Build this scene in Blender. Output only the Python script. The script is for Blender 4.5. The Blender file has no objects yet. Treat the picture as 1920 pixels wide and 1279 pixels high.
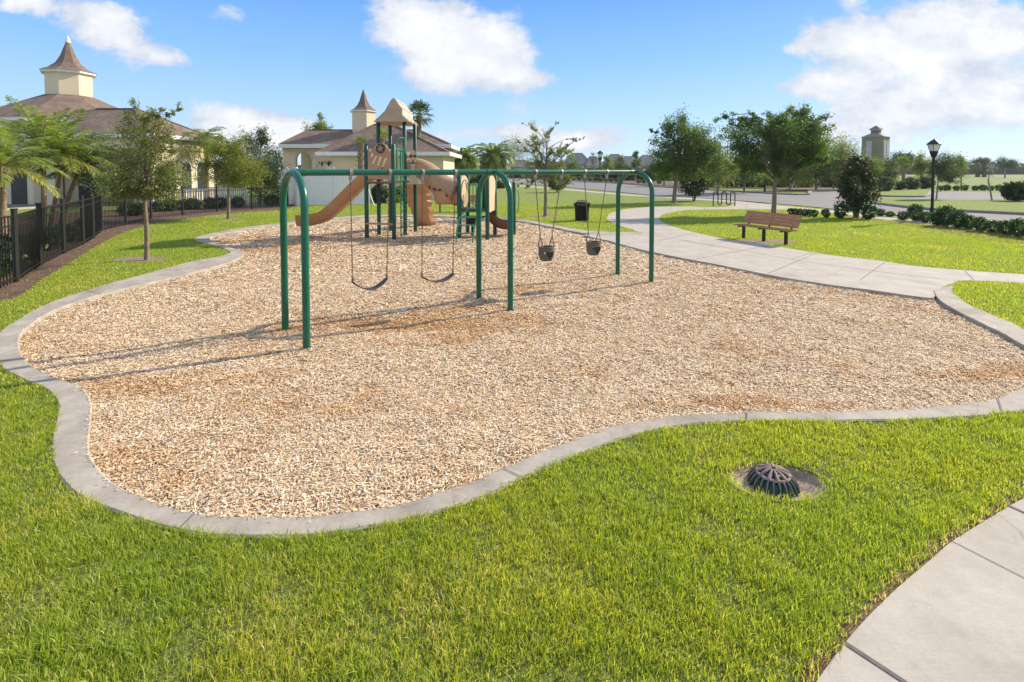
import bpy, bmesh, math, random
import numpy as np
from mathutils import Vector, Matrix, noise
from mathutils.geometry import delaunay_2d_cdt
R = math.radians
random.seed(7); rng = np.random.default_rng(7)
S = bpy.context.scene
COL = S.collection

# ------------------------------------------------------------------ camera, sky, sun, exposure
H = 2.2; FPX = 980.0; PITCH = R(2.2); HOR = 320.0
PY = HOR + FPX*math.tan(PITCH)
cd = bpy.data.cameras.new('camera'); cam = bpy.data.objects.new('camera', cd); COL.objects.link(cam)
cam.location = (0, 0, H); cam.rotation_euler = (R(90)-PITCH, 0, 0)
cd.sensor_width = 36; cd.lens = 36*FPX/1920; cd.shift_y = (PY-639.5)/1920
cd.clip_start = 0.05; cd.clip_end = 3000
S.camera = cam
SUN_AZ = R(62.5); SUN_EL = R(31)          # azimuth clockwise from +Y (view direction)
sd = bpy.data.lights.new('sun', 'SUN'); sun = bpy.data.objects.new('sun', sd); COL.objects.link(sun)
sd.energy = 3.9; sd.angle = R(1.0); sd.color = (1.0, 0.87, 0.68)
sv = Vector((math.sin(SUN_AZ)*math.cos(SUN_EL), math.cos(SUN_AZ)*math.cos(SUN_EL), math.sin(SUN_EL)))
sun.rotation_euler = sv.to_track_quat('Z', 'Y').to_euler()
S.view_settings.view_transform = 'Standard'; S.view_settings.look = 'None'
S.view_settings.gamma = 1; S.view_settings.exposure = 0.82
S.render.engine = 'CYCLES'
S.cycles.max_bounces = 6; S.cycles.transparent_max_bounces = 6

class NT:
    """small node helper"""
    def __init__(s, tree): s.t = tree; s.n = tree.nodes; s.l = tree.links; s.n.clear()
    def new(s, typ, **kw):
        n = s.n.new(typ)
        for k, v in kw.items():
            if k.startswith('_'): setattr(n, k[1:], v)
        for k, v in kw.items():
            if k.startswith('_'): continue
            key = int(k[1:]) if k[0] == 'i' and k[1:].isdigit() else k.replace('__', ' ')
            s.put(n.inputs[key], v)
        return n
    def put(s, inp, v):
        if isinstance(v, bpy.types.NodeSocket): s.l.new(v, inp)
        elif isinstance(v, tuple) and inp.type == 'RGBA' and len(v) == 3: inp.default_value = (*v, 1)
        else: inp.default_value = v
    def math(s, op, a, b=0.0, c=None):
        n = s.n.new('ShaderNodeMath'); n.operation = op
        s.put(n.inputs[0], a); s.put(n.inputs[1], b)
        if c is not None: s.put(n.inputs[2], c)
        return n.outputs[0]
    def mix(s, fac, a, b, blend='MIX'):
        n = s.n.new('ShaderNodeMix'); n.data_type = 'RGBA'; n.blend_type = blend
        s.put(n.inputs[0], fac); s.put(n.inputs[6], a); s.put(n.inputs[7], b)
        return n.outputs[2]
    def noise(s, vec, scale, detail=4, rough=.55, dist=0.0, col=False):
        n = s.new('ShaderNodeTexNoise', Scale=scale, Detail=detail, Roughness=rough, Distortion=dist)
        s.l.new(vec, n.inputs['Vector']); return n.outputs['Color' if col else 'Fac']
    def ramp(s, fac, stops, interp='LINEAR'):
        n = s.n.new('ShaderNodeValToRGB'); n.color_ramp.interpolation = interp
        e = n.color_ramp.elements
        while len(e) < len(stops): e.new(.5)
        for k, (p, c) in enumerate(stops):
            e[k].position = p; e[k].color = (*c, 1) if isinstance(c, tuple) else (c, c, c, 1)
        s.l.new(fac, n.inputs[0]); return n.outputs[0]
    def smooth(s, v, a, b):
        n = s.n.new('ShaderNodeMapRange'); n.interpolation_type = 'SMOOTHSTEP'
        s.put(n.inputs[0], v); n.inputs[1].default_value = a; n.inputs[2].default_value = b
        return n.outputs[0]

w = bpy.data.worlds.new('World'); S.world = w; w.use_nodes = True
W = NT(w.node_tree)
sky = W.new('ShaderNodeTexSky', _sky_type='NISHITA'); sky.sun_disc = False
sky.sun_elevation = SUN_EL; sky.sun_rotation = SUN_AZ
sky.air_density = 1.0; sky.dust_density = 0.6; sky.ozone_density = 2.0; sky.altitude = 10
tc = W.new('ShaderNodeTexCoord'); sep = W.new('ShaderNodeSeparateXYZ', Vector=tc.outputs['Generated'])
ysafe = W.math('MAXIMUM', sep.outputs['Y'], 0.02)
U = W.math('DIVIDE', sep.outputs['X'], ysafe); V = W.math('DIVIDE', sep.outputs['Z'], ysafe)
# clouds sit at fixed directions of the sky; their edges are broken up by noise
comb = W.new('ShaderNodeCombineXYZ', X=U, Y=W.math('MULTIPLY', V, 1.5), Z=0.0).outputs[0]
wob1 = W.noise(comb, 5.5, 9, .62, .3); wob2 = W.noise(comb, 17.0, 8, .68, .4)
def blob(px, py, rx, ry, amp=1.0):
    du = W.math('DIVIDE', W.math('SUBTRACT', U, (px-960)/FPX), rx/FPX)
    dv = W.math('DIVIDE', W.math('SUBTRACT', V, (HOR-py)/FPX), ry/FPX)
    q = W.math('ADD', W.math('MULTIPLY', du, du), W.math('MULTIPLY', dv, dv))
    return W.math('MULTIPLY', W.math('EXPONENT', W.math('MULTIPLY', q, -1.1)), amp)
blobs = [(770,45,95,60,1.1),(860,90,120,75,1.25),(930,95,75,60,1),(800,150,85,35,.85),(1015,150,60,22,.75),(985,200,60,22,.55),
         (1550,82,90,38,1.0),(1670,92,120,66,1.2),(1830,70,150,85,1.35),(1770,185,150,50,1.0),(1500,162,75,26,.9),(1640,228,130,24,.6),(1900,175,50,30,.4),(1590,5,40,16,.5),
         (150,35,110,38,.62),(285,98,62,32,.85),(230,65,60,25,.5),(432,28,55,30,.7),(345,115,40,16,.3),
         (425,222,85,38,1.15),(505,240,80,36,1.1),(400,268,120,30,.9),(560,262,60,30,.85),
         (875,250,70,20,.8),(980,248,70,26,.95),(1095,265,70,22,.95),(1040,278,110,20,.8),(20,10,60,18,.4),(1240,300,200,12,.35),(1560,285,160,14,.35),(1700,30,110,40,.45),(1480,95,30,14,.6),(250,120,90,34,.35),(60,8,90,26,.8),(560,238,60,18,.5),(1890,215,90,30,.6),(1130,250,80,16,.5),(225,28,80,26,.75),(180,70,60,26,.6),(330,110,50,16,.4),(1650,195,170,40,.5),(1560,250,160,26,.6),(1720,262,150,14,.3),(1540,150,60,22,.5),(950,150,50,24,.5)]
acc = None
for b in blobs:
    s_ = blob(*b); acc = s_ if acc is None else W.math('ADD', acc, s_)
d1 = W.math('ADD', acc, W.math('MULTIPLY', W.math('SUBTRACT', wob1, .5), 2.1))
d1 = W.math('ADD', d1, W.math('MULTIPLY', W.math('SUBTRACT', wob2, .5), 1.35))
front = W.smooth(sep.outputs['Y'], 0.02, 0.3)
mask = W.math('MULTIPLY', W.smooth(d1, .42, .98), front)
mask = W.math('MULTIPLY', mask, .95)
# thin veil towards the horizon, as in a humid summer sky
cshade = W.math('ADD', W.math('MULTIPLY', W.noise(comb, 9.0, 8, .65), .8), W.math('MULTIPLY', W.smooth(d1, .5, 1.7), .22))
ccol = W.ramp(cshade, [(.36, (2.5, 2.72, 3.15)), (.52, (3.25, 3.37, 3.62)), (.68, (4.0, 4.02, 4.08))])
skyc = W.mix(1.0, sky.outputs[0], (.72, .80, .98), 'MULTIPLY')
grad = W.ramp(sep.outputs['Z'], [(0.0, (2.6,3.35,4.25)), (.08, (2.0,2.95,4.15)), (.2, (1.1,2.25,4.1)), (.32, (.58,1.55,3.6)), (.7, (.35,1.1,3.0))])
skyc = W.mix(.90, skyc, grad)
# unseen cloud added behind the camera and overhead as neutral fill for the shadows
skyv = W.noise(tc.outputs['Generated'], 2.6, 6, .6)
high = W.smooth(sep.outputs['Z'], .36, .50)
fill_cloud = W.math('MULTIPLY', W.smooth(skyv, .40, .54), W.math('MAXIMUM', W.math('SUBTRACT', 1.0, front), high))
mask = W.math('MAXIMUM', mask, W.math('MULTIPLY', fill_cloud, .92))
fin = W.mix(mask, skyc, ccol)
bg = W.new('ShaderNodeBackground', Color=fin, Strength=0.15)
wo = W.new('ShaderNodeOutputWorld', Surface=bg.outputs[0])

# ------------------------------------------------------------------ picture geometry -> places on the ground
def ray(px, py):
    x = (px-960)/FPX; t = (PY-py)/FPX
    return np.array([x, math.cos(PITCH)+t*math.sin(PITCH), -math.sin(PITCH)+t*math.cos(PITCH)])
def g(px, py, z=0.0):
    d = ray(px, py); k = (z-H)/d[2]; return (d[0]*k, d[1]*k)
def at(px, py, Y):
    d = ray(px, py); k = Y/d[1]; return (d[0]*k, Y, H+d[2]*k)
def zat(py, Y): return at(960, py, Y)[2]

# ------------------------------------------------------------------ materials
def new_mat(name):
    m = bpy.data.materials.new(name); m.use_nodes = True; return m, NT(m.node_tree)
def principled(n, col, rough=.6, bump=None, bs=.3, bd=.01, **kw):
    p = n.new('ShaderNodeBsdfPrincipled', Base__Color=col, Roughness=rough)
    for k, v in kw.items(): n.put(p.inputs[k.replace('__', ' ')], v)
    if bump is not None:
        b = n.new('ShaderNodeBump', Height=bump, Strength=bs, Distance=bd); n.l.new(b.outputs[0], p.inputs['Normal'])
    n.new('ShaderNodeOutputMaterial', Surface=p.outputs[0]); return p
def vary(name, a, b, scale=3, rough=.6, bump_scale=None, bs=.25, bd=.01, detail=5, **kw):
    m, n = new_mat(name); tcn = n.new('ShaderNodeTexCoord').outputs['Object']
    c = n.ramp(n.noise(tcn, scale, detail, .6), [(.32, a), (.68, b)])
    bm = n.noise(tcn, bump_scale, 4, .6) if bump_scale else None
    principled(n, c, rough, bm, bs, bd, **kw); return m
def foliage(name, stops, trans=.35, rough=.55, tcol=1.35):
    m, n = new_mat(name)
    a = n.new('ShaderNodeAttribute', _attribute_name='rnd').outputs['Fac']
    c = n.ramp(a, stops)
    p = n.new('ShaderNodeBsdfPrincipled', Base__Color=c, Roughness=rough)
    p.inputs['Specular IOR Level'].default_value = .35
    tcx = n.mix(1.0, c, (tcol*1.1, tcol*1.15, tcol*.55), 'MULTIPLY')
    t = n.new('ShaderNodeBsdfTranslucent', Color=tcx)
    ms = n.new('ShaderNodeMixShader', Fac=trans); n.l.new(p.outputs[0], ms.inputs[1]); n.l.new(t.outputs[0], ms.inputs[2])
    n.new('ShaderNodeOutputMaterial', Surface=ms.outputs[0]); return m

M = {}
M['green_paint'] = vary('green_paint', (.004,.10,.060), (.006,.125,.075), 2, .28, 60, .03, .002)
M['green_dark'] = vary('green_dark', (.004,.050,.026), (.007,.070,.038), 2, .33)
M['green_light'] = vary('green_light', (.02,.22,.10), (.03,.27,.13), 2, .4)
M['tan_plastic'] = vary('tan_plastic', (.40,.23,.125), (.50,.31,.18), 1.6, .42, 30, .05, .003)
M['tan_light'] = vary('tan_light', (.55,.40,.25), (.66,.50,.33), 2.2, .5, 26, .12, .006)
M['roof_sunlit'] = vary('roof_sunlit', (.50,.44,.35), (.66,.60,.50), 6, .7, 30, .3)  # shakes paler than the roof body: sunlight on the slope put into the colour
M['slot_lit'] = vary('slot_lit', (.72,.55,.36), (.80,.64,.44), 6, .5)  # pale tone paints the lit inner edges of the cut-outs
M['tan_roof'] = vary('tan_roof', (.40,.29,.20), (.50,.38,.28), 2.5, .6, 14, .4, .02)
M['slide_tan'] = vary('slide_tan', (.44,.19,.075), (.58,.29,.13), 1.3, .38, 20, .04, .003)
M['brown_plastic'] = vary('brown_plastic', (.10,.035,.022), (.14,.05,.032), 3, .4)
M['hole_dark'] = vary('hole_dark', (.09,.03,.012), (.12,.04,.015), 3, .6)
M['black_paint'] = vary('black_paint', (.005,.005,.005), (.009,.009,.009), 5, .5)
M['black_plastic'] = vary('black_plastic', (.010,.010,.010), (.018,.018,.018), 5, .5, 30, .1)
M['rubber'] = vary('rubber', (.035,.032,.033), (.06,.055,.055), 8, .6, 40, .2)
M['rubber_grey'] = vary('rubber_grey', (.085,.075,.068), (.13,.115,.10), 8, .6, 40, .2)
M['steel'] = vary('steel', (.30,.27,.24), (.45,.42,.38), 20, .4, Metallic=.7)
M['chain'] = vary('chain', (.10,.075,.05), (.22,.17,.12), 30, .5, Metallic=.4)
M['bench_wood'] = vary('bench_wood', (.36,.155,.085), (.46,.21,.12), 4, .6, 30, .2)
M['white_paint'] = vary('white_paint', (.72,.72,.70), (.80,.80,.79), 2, .5)
M['vinyl'] = vary('vinyl', (.84,.84,.86), (.89,.89,.91), .7, .4)
M['cream'] = vary('cream', (.67,.57,.39), (.76,.66,.47), .6, .8, 30, .2, .01)
M['cream_trim'] = vary('cream_trim', (.66,.58,.42), (.72,.64,.48), .6, .8, 30, .2)
M['dark_open'] = vary('dark_open', (.03,.027,.024), (.05,.045,.04), 2, .5)
M['glass'] = vary('window_glass', (.03,.035,.04), (.05,.06,.07), 2, .08)
M['tower_wall'] = vary('tower_wall', (.24,.225,.155), (.27,.25,.175), .5, .8)
M['tower_grey'] = vary('tower_grey', (.36,.38,.40), (.42,.44,.46), .5, .7)
M['far_wall'] = vary('far_wall', (.36,.33,.28), (.46,.42,.36), .1, .8)
M['far_roof'] = vary('far_roof', (.12,.12,.13), (.17,.17,.18), .2, .9)
M['lamp_glass'] = vary('lamp_glass', (.75,.75,.72), (.82,.82,.80), 2, .25)
M['bark'] = vary('bark', (.17,.125,.085), (.27,.205,.15), 14, .9, 30, .5, .01)
M['bark_grey'] = vary('bark_grey', (.16,.13,.10), (.27,.23,.18), 10, .9, 24, .5, .015)
M['bark_palm'] = vary('bark_palm', (.15,.10,.055), (.33,.24,.15), 12, .9, 22, .6, .02)
M['drain_rust'] = vary('drain_rust', (.18,.115,.10), (.40,.30,.26), 30, .75, 70, .4, .004)
M['drain_green'] = vary('drain_green', (.012,.085,.062), (.07,.10,.08), 25, .5, 60, .2, .002)
M['asphalt'] = vary('asphalt', (.175,.165,.165), (.225,.215,.215), .5, .9, 60, .3, .01)
M['bed'] = vary('planting_bed', (.085,.045,.028), (.17,.10,.062), 4, .95, 20, .8, .03)
M['hill'] = vary('far_wood', (.035,.055,.045), (.06,.085,.06), .15, 1)

# shingles
m, n = new_mat('shingle'); o = n.new('ShaderNodeTexCoord').outputs['Object']
c = n.ramp(n.math('ADD', n.math('MULTIPLY', n.noise(o, 1.1, 6, .8), .55), n.math('MULTIPLY', n.noise(o, 9.0, 4, .8), .45)), [(.34, (.095,.062,.046)), (.5, (.19,.135,.102)), (.66, (.31,.235,.185))])
br = n.new('ShaderNodeTexBrick', Scale=1.0, Mortar__Size=.012); n.l.new(o, br.inputs['Vector'])
wv = n.new('ShaderNodeTexWave', _bands_direction='Z', Scale=2.2, Distortion=.3); n.l.new(o, wv.inputs['Vector'])
c = n.mix(.18, c, n.ramp(wv.outputs['Fac'], [(.0, .25), (.25, 1.0)]), 'MULTIPLY')
principled(n, c, .95, n.noise(o, 30, 3, .6), .4, .02); M['shingle'] = m

# concrete: trowelled, faintly stained
def concrete(name, a, b, stain):
    m, n = new_mat(name); o = n.new('ShaderNodeTexCoord').outputs['Object']
    c = n.ramp(n.noise(o, 2.2, 9, .74), [(.34, a), (.66, b)])
    st = n.smooth(n.noise(o, .7, 5, .7, .6), .52, .75)
    c = n.mix(n.math('MULTIPLY', st, .62), c, stain)
    sp2 = n.smooth(n.noise(o, 5.5, 6, .75, .4), .58, .74); c = n.mix(n.math('MULTIPLY', sp2, .42), c, stain)
    fine = n.noise(o, 90, 3, .7)
    c = n.mix(.30, c, n.ramp(fine, [(.35, .70), (.62, 1.0)]), 'MULTIPLY')
    mp = n.new('ShaderNodeMapping', Vector=o, Scale=(6, 70, 6), Rotation=(0, 0, .7)).outputs[0]
    broom = n.noise(mp, 2.0, 3, .6)
    c = n.mix(.16, c, n.ramp(broom, [(.35, .72), (.6, 1.0)]), 'MULTIPLY')
    crack = n.new('ShaderNodeTexVoronoi', _feature='DISTANCE_TO_EDGE', Scale=.45); n.l.new(n.mix(.25, o, n.noise(o, 1.5, 4, .6, col=True)), crack.inputs['Vector'])
    ck = n.math('MULTIPLY', n.math('LESS_THAN', crack.outputs[0], .0022), .28)
    c = n.mix(ck, c, (.10,.09,.08))
    principled(n, c, .85, n.math('ADD', fine, broom), .25, .004); return m
M['concrete'] = concrete('concrete', (.38,.34,.285), (.51,.465,.40), (.28,.245,.20))
M['kerb_conc'] = concrete('kerb_concrete', (.285,.245,.195), (.50,.455,.39), (.19,.165,.135))
M['kerb_dark'] = concrete('road_kerb_concrete', (.22,.205,.19), (.34,.32,.30), (.14,.13,.12))
M['joint'] = vary('joint', (.10,.09,.08), (.17,.15,.13), 20, .9)

# lawn floor (thatch and soil below the blades; the same green the blades have farther out)
m, n = new_mat('lawn_floor'); o = n.new('ShaderNodeTexCoord').outputs['Object']
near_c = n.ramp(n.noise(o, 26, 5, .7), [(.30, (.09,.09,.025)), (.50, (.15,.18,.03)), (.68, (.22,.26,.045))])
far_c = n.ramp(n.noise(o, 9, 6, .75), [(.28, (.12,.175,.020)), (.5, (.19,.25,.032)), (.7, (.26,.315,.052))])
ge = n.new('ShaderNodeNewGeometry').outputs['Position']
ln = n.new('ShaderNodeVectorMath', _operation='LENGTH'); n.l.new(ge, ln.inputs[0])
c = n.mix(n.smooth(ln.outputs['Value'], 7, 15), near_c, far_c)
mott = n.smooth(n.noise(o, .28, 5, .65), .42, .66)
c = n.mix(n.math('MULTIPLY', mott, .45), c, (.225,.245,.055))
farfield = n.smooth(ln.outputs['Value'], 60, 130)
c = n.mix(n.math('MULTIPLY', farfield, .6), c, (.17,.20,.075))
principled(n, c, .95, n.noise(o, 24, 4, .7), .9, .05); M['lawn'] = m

def blade_mat(name):
    m, n = new_mat(name)
    a = n.new('ShaderNodeAttribute', _attribute_name='rnd').outputs['Fac']
    ge = n.new('ShaderNodeNewGeometry').outputs['Position']
    c = n.ramp(a, [(0, (.065,.12,.018)), (.25, (.205,.300,.030)), (.6, (.375,.455,.058)), (.88, (.53,.55,.13)), (1, (.64,.52,.28))])
    mott = n.smooth(n.noise(ge, .55, 5, .65), .38, .68)
    c = n.mix(n.math('MULTIPLY', mott, .5), c, n.mix(1.0, c, (1.55,1.20,1.1), 'MULTIPLY'))
    cl = n.smooth(n.noise(ge, 5.0, 4, .7), .56, .72)
    c = n.mix(n.math('MULTIPLY', cl, .45), c, n.mix(1.0, c, (.62,.70,.8), 'MULTIPLY'))
    p = n.new('ShaderNodeBsdfPrincipled', Base__Color=c, Roughness=.45)
    t = n.new('ShaderNodeBsdfTranslucent', Color=n.mix(1.0, c, (1.6,1.6,.8), 'MULTIPLY'))
    ms = n.new('ShaderNodeMixShader', Fac=.48); n.l.new(p.outputs[0], ms.inputs[1]); n.l.new(t.outputs[0], ms.inputs[2])
    n.new('ShaderNodeOutputMaterial', Surface=ms.outputs[0]); return m
M['blade'] = blade_mat('grass_blade')

# wood chips: bleached on top, raw orange wood where feet have stirred them up
STIR = [(745,612,.75,.20,1.0),(700,598,.6,.2,.6),(880,575,.8,.3,.65),(845,640,.5,.25,.5),(740,648,.25,.12,.7),(650,770,.45,.14,.6),(215,718,.8,.22,.55),(240,735,.7,.35,.45),
        (100,640,.8,.6,.35),(800,770,.3,.12,.5),(1350,752,.5,.12,.8),(1200,765,.5,.1,.4),(1850,705,.7,.18,.9),(1900,690,.5,.2,.6),(960,700,.25,.08,.5),(680,745,.2,.1,.4),
        (250,860,.6,.25,.5),(440,470,3,1.2,.45),(600,450,4,1.5,.35),(1010,540,1.4,.7,.40),(700,560,1.5,.5,.25),(1585,686,.22,.08,.8),(1090,880,.3,.1,0.3),(300,905,.5,.12,.45),(900,610,2,.6,.35),(820,600,1.5,.5,.35)]
def stir_nodes(n, pos):
    sp = n.new('ShaderNodeSeparateXYZ', Vector=pos); acc = None
    for (px, py, rx, ry, amp) in STIR:
        cx, cy = g(px, py)
        du = n.math('DIVIDE', n.math('SUBTRACT', sp.outputs[0], cx), rx); dv = n.math('DIVIDE', n.math('SUBTRACT', sp.outputs[1], cy), ry)
        q = n.math('ADD', n.math('MULTIPLY', du, du), n.math('MULTIPLY', dv, dv))
        s_ = n.math('MULTIPLY', n.math('EXPONENT', n.math('MULTIPLY', q, -1.0)), amp)
        acc = s_ if acc is None else n.math('ADD', acc, s_)
    nz = n.math('MULTIPLY', n.math('SUBTRACT', n.noise(pos, 2.6, 7, .72), .5), 2.3)
    big = n.math('MULTIPLY', n.smooth(n.noise(pos, .5, 5, .65), .42, .70), .60)
    return n.math('MULTIPLY', n.smooth(n.math('ADD', n.math('ADD', acc, nz), big), .10, 1.0), .92)
m, n = new_mat('mulch_floor'); o = n.new('ShaderNodeNewGeometry').outputs['Position']
mp = n.new('ShaderNodeMapping', Vector=n.mix(.06, o, n.noise(o, 3, 3, .6, col=True)), Scale=(34, 62, 34)).outputs[0]
vo = n.new('ShaderNodeTexVoronoi', Scale=1.0); n.l.new(mp, vo.inputs['Vector'])
sc = n.new('ShaderNodeSeparateColor', Color=vo.outputs['Color'])
pale = n.ramp(sc.outputs[0], [(0, (.20,.11,.055)), (.22, (.45,.285,.155)), (.55, (.69,.49,.30)), (.8, (.84,.67,.46)), (1, (.92,.81,.62))])
raw = n.ramp(sc.outputs[0], [(0, (.13,.045,.012)), (.3, (.36,.16,.045)), (.7, (.60,.32,.12)), (1, (.78,.52,.28))])
c = n.mix(n.math('MULTIPLY', stir_nodes(n, o), .9), pale, raw)
c = n.mix(.35, c, n.ramp(vo.outputs['Distance'], [(.25, 1.0), (.8, .30)]), 'MULTIPLY')
principled(n, c, .9, n.math('SUBTRACT', 1.0, vo.outputs['Distance']), 1.0, .02); M['mulch'] = m
m, n = new_mat('wood_chip'); a = n.new('ShaderNodeAttribute', _attribute_name='rnd').outputs['Fac']
o = n.new('ShaderNodeNewGeometry').outputs['Position']
pale = n.ramp(a, [(0, (.12,.06,.028)), (.12, (.40,.24,.12)), (.36, (.67,.475,.265)), (.70, (.86,.70,.475)), (1, (.95,.88,.71))])
raw = n.ramp(a, [(0, (.12,.042,.012)), (.25, (.40,.18,.055)), (.65, (.69,.40,.16)), (1, (.88,.64,.34))])
c = n.mix(n.math('MULTIPLY', stir_nodes(n, o), .88), pale, raw)
principled(n, c, .8); M['chip'] = m

M['leaf_oak'] = foliage('leaf_oak', [(0, (.08,.105,.035)), (.5, (.19,.23,.075)), (1, (.36,.37,.14))], .45)
M['leaf_olive'] = foliage('leaf_olive', [(0, (.08,.12,.02)), (.5, (.20,.24,.045)), (1, (.34,.33,.08))], .45)
M['leaf_dark'] = foliage('leaf_dark', [(0, (.022,.045,.018)), (.6, (.055,.095,.035)), (1, (.12,.16,.06))], .3)
M['leaf_mid'] = foliage('leaf_mid', [(0, (.035,.08,.022)), (.5, (.095,.17,.042)), (1, (.24,.32,.09))], .42)
M['leaf_magnolia'] = foliage('leaf_magnolia', [(0, (.016,.036,.013)), (.55, (.045,.080,.026)), (.85, (.085,.095,.035)), (1, (.20,.12,.05))], .18, .55)
M['leaf_palm'] = foliage('leaf_palm', [(0, (.07,.13,.025)), (.5, (.23,.30,.06)), (.88, (.42,.42,.10)), (1, (.60,.40,.12))], .38, .4)
M['leaf_palm_dark'] = foliage('leaf_palm_dark', [(0, (.022,.050,.016)), (.6, (.055,.10,.03)), (1, (.13,.16,.05))], .3, .4)
M['leaf_hedge'] = foliage('leaf_hedge', [(0, (.016,.048,.014)), (.6, (.045,.11,.028)), (1, (.11,.20,.05))], .28, .4)
M['leaf_grey'] = foliage('leaf_grey', [(0, (.06,.085,.045)), (.6, (.12,.16,.08)), (1, (.2,.24,.12))], .3)
M['leaf_far'] = foliage('leaf_far', [(0, (.05,.075,.03)), (.6, (.10,.13,.055)), (1, (.16,.18,.07))], .3)
M['leaf_lime'] = foliage('leaf_lime', [(0, (.07,.13,.02)), (.6, (.16,.25,.04)), (1, (.26,.33,.07))], .42)

# ------------------------------------------------------------------ tagging and mesh helpers
def tag(o, label=None, cat=None, group=None, kind=None):
    if label: o['label'] = label
    if cat: o['category'] = cat
    if group: o['group'] = group
    if kind: o['kind'] = kind
    return o
def thing(name, label, cat, loc=(0,0,0), group=None, rz=0):
    o = bpy.data.objects.new(name, None); COL.objects.link(o); o.location = loc; o.rotation_euler = (0, 0, rz)
    o.empty_display_size = .2
    return tag(o, label, cat, group)
def copy_tree(o, parent=None):
    c = o.copy(); COL.objects.link(c); c.parent = parent
    for ch in list(o.children): copy_tree(ch, c)
    return c
def np_mesh(name, verts, loops, starts, mat, parent=None, off=(0,0,0), rnd=None, smooth=False):
    me = bpy.data.meshes.new(name)
    v = np.asarray(verts, dtype=np.float32) - np.asarray(off, dtype=np.float32)
    me.vertices.add(len(v)); me.vertices.foreach_set('co', v.ravel())
    loops = np.asarray(loops, dtype=np.int32); starts = np.asarray(starts, dtype=np.int32)
    me.loops.add(len(loops)); me.loops.foreach_set('vertex_index', loops)
    me.polygons.add(len(starts)); me.polygons.foreach_set('loop_start', starts)
    if rnd is not None:
        at_ = me.attributes.new('rnd', 'FLOAT', 'POINT'); at_.data.foreach_set('value', np.asarray(rnd, dtype=np.float32))
    me.update(calc_edges=True)
    if smooth: me.polygons.foreach_set('use_smooth', np.ones(len(starts), dtype=bool))
    me.materials.append(mat)
    o = bpy.data.objects.new(name, me); COL.objects.link(o)
    if parent is not None: o.parent = parent
    return o

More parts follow.
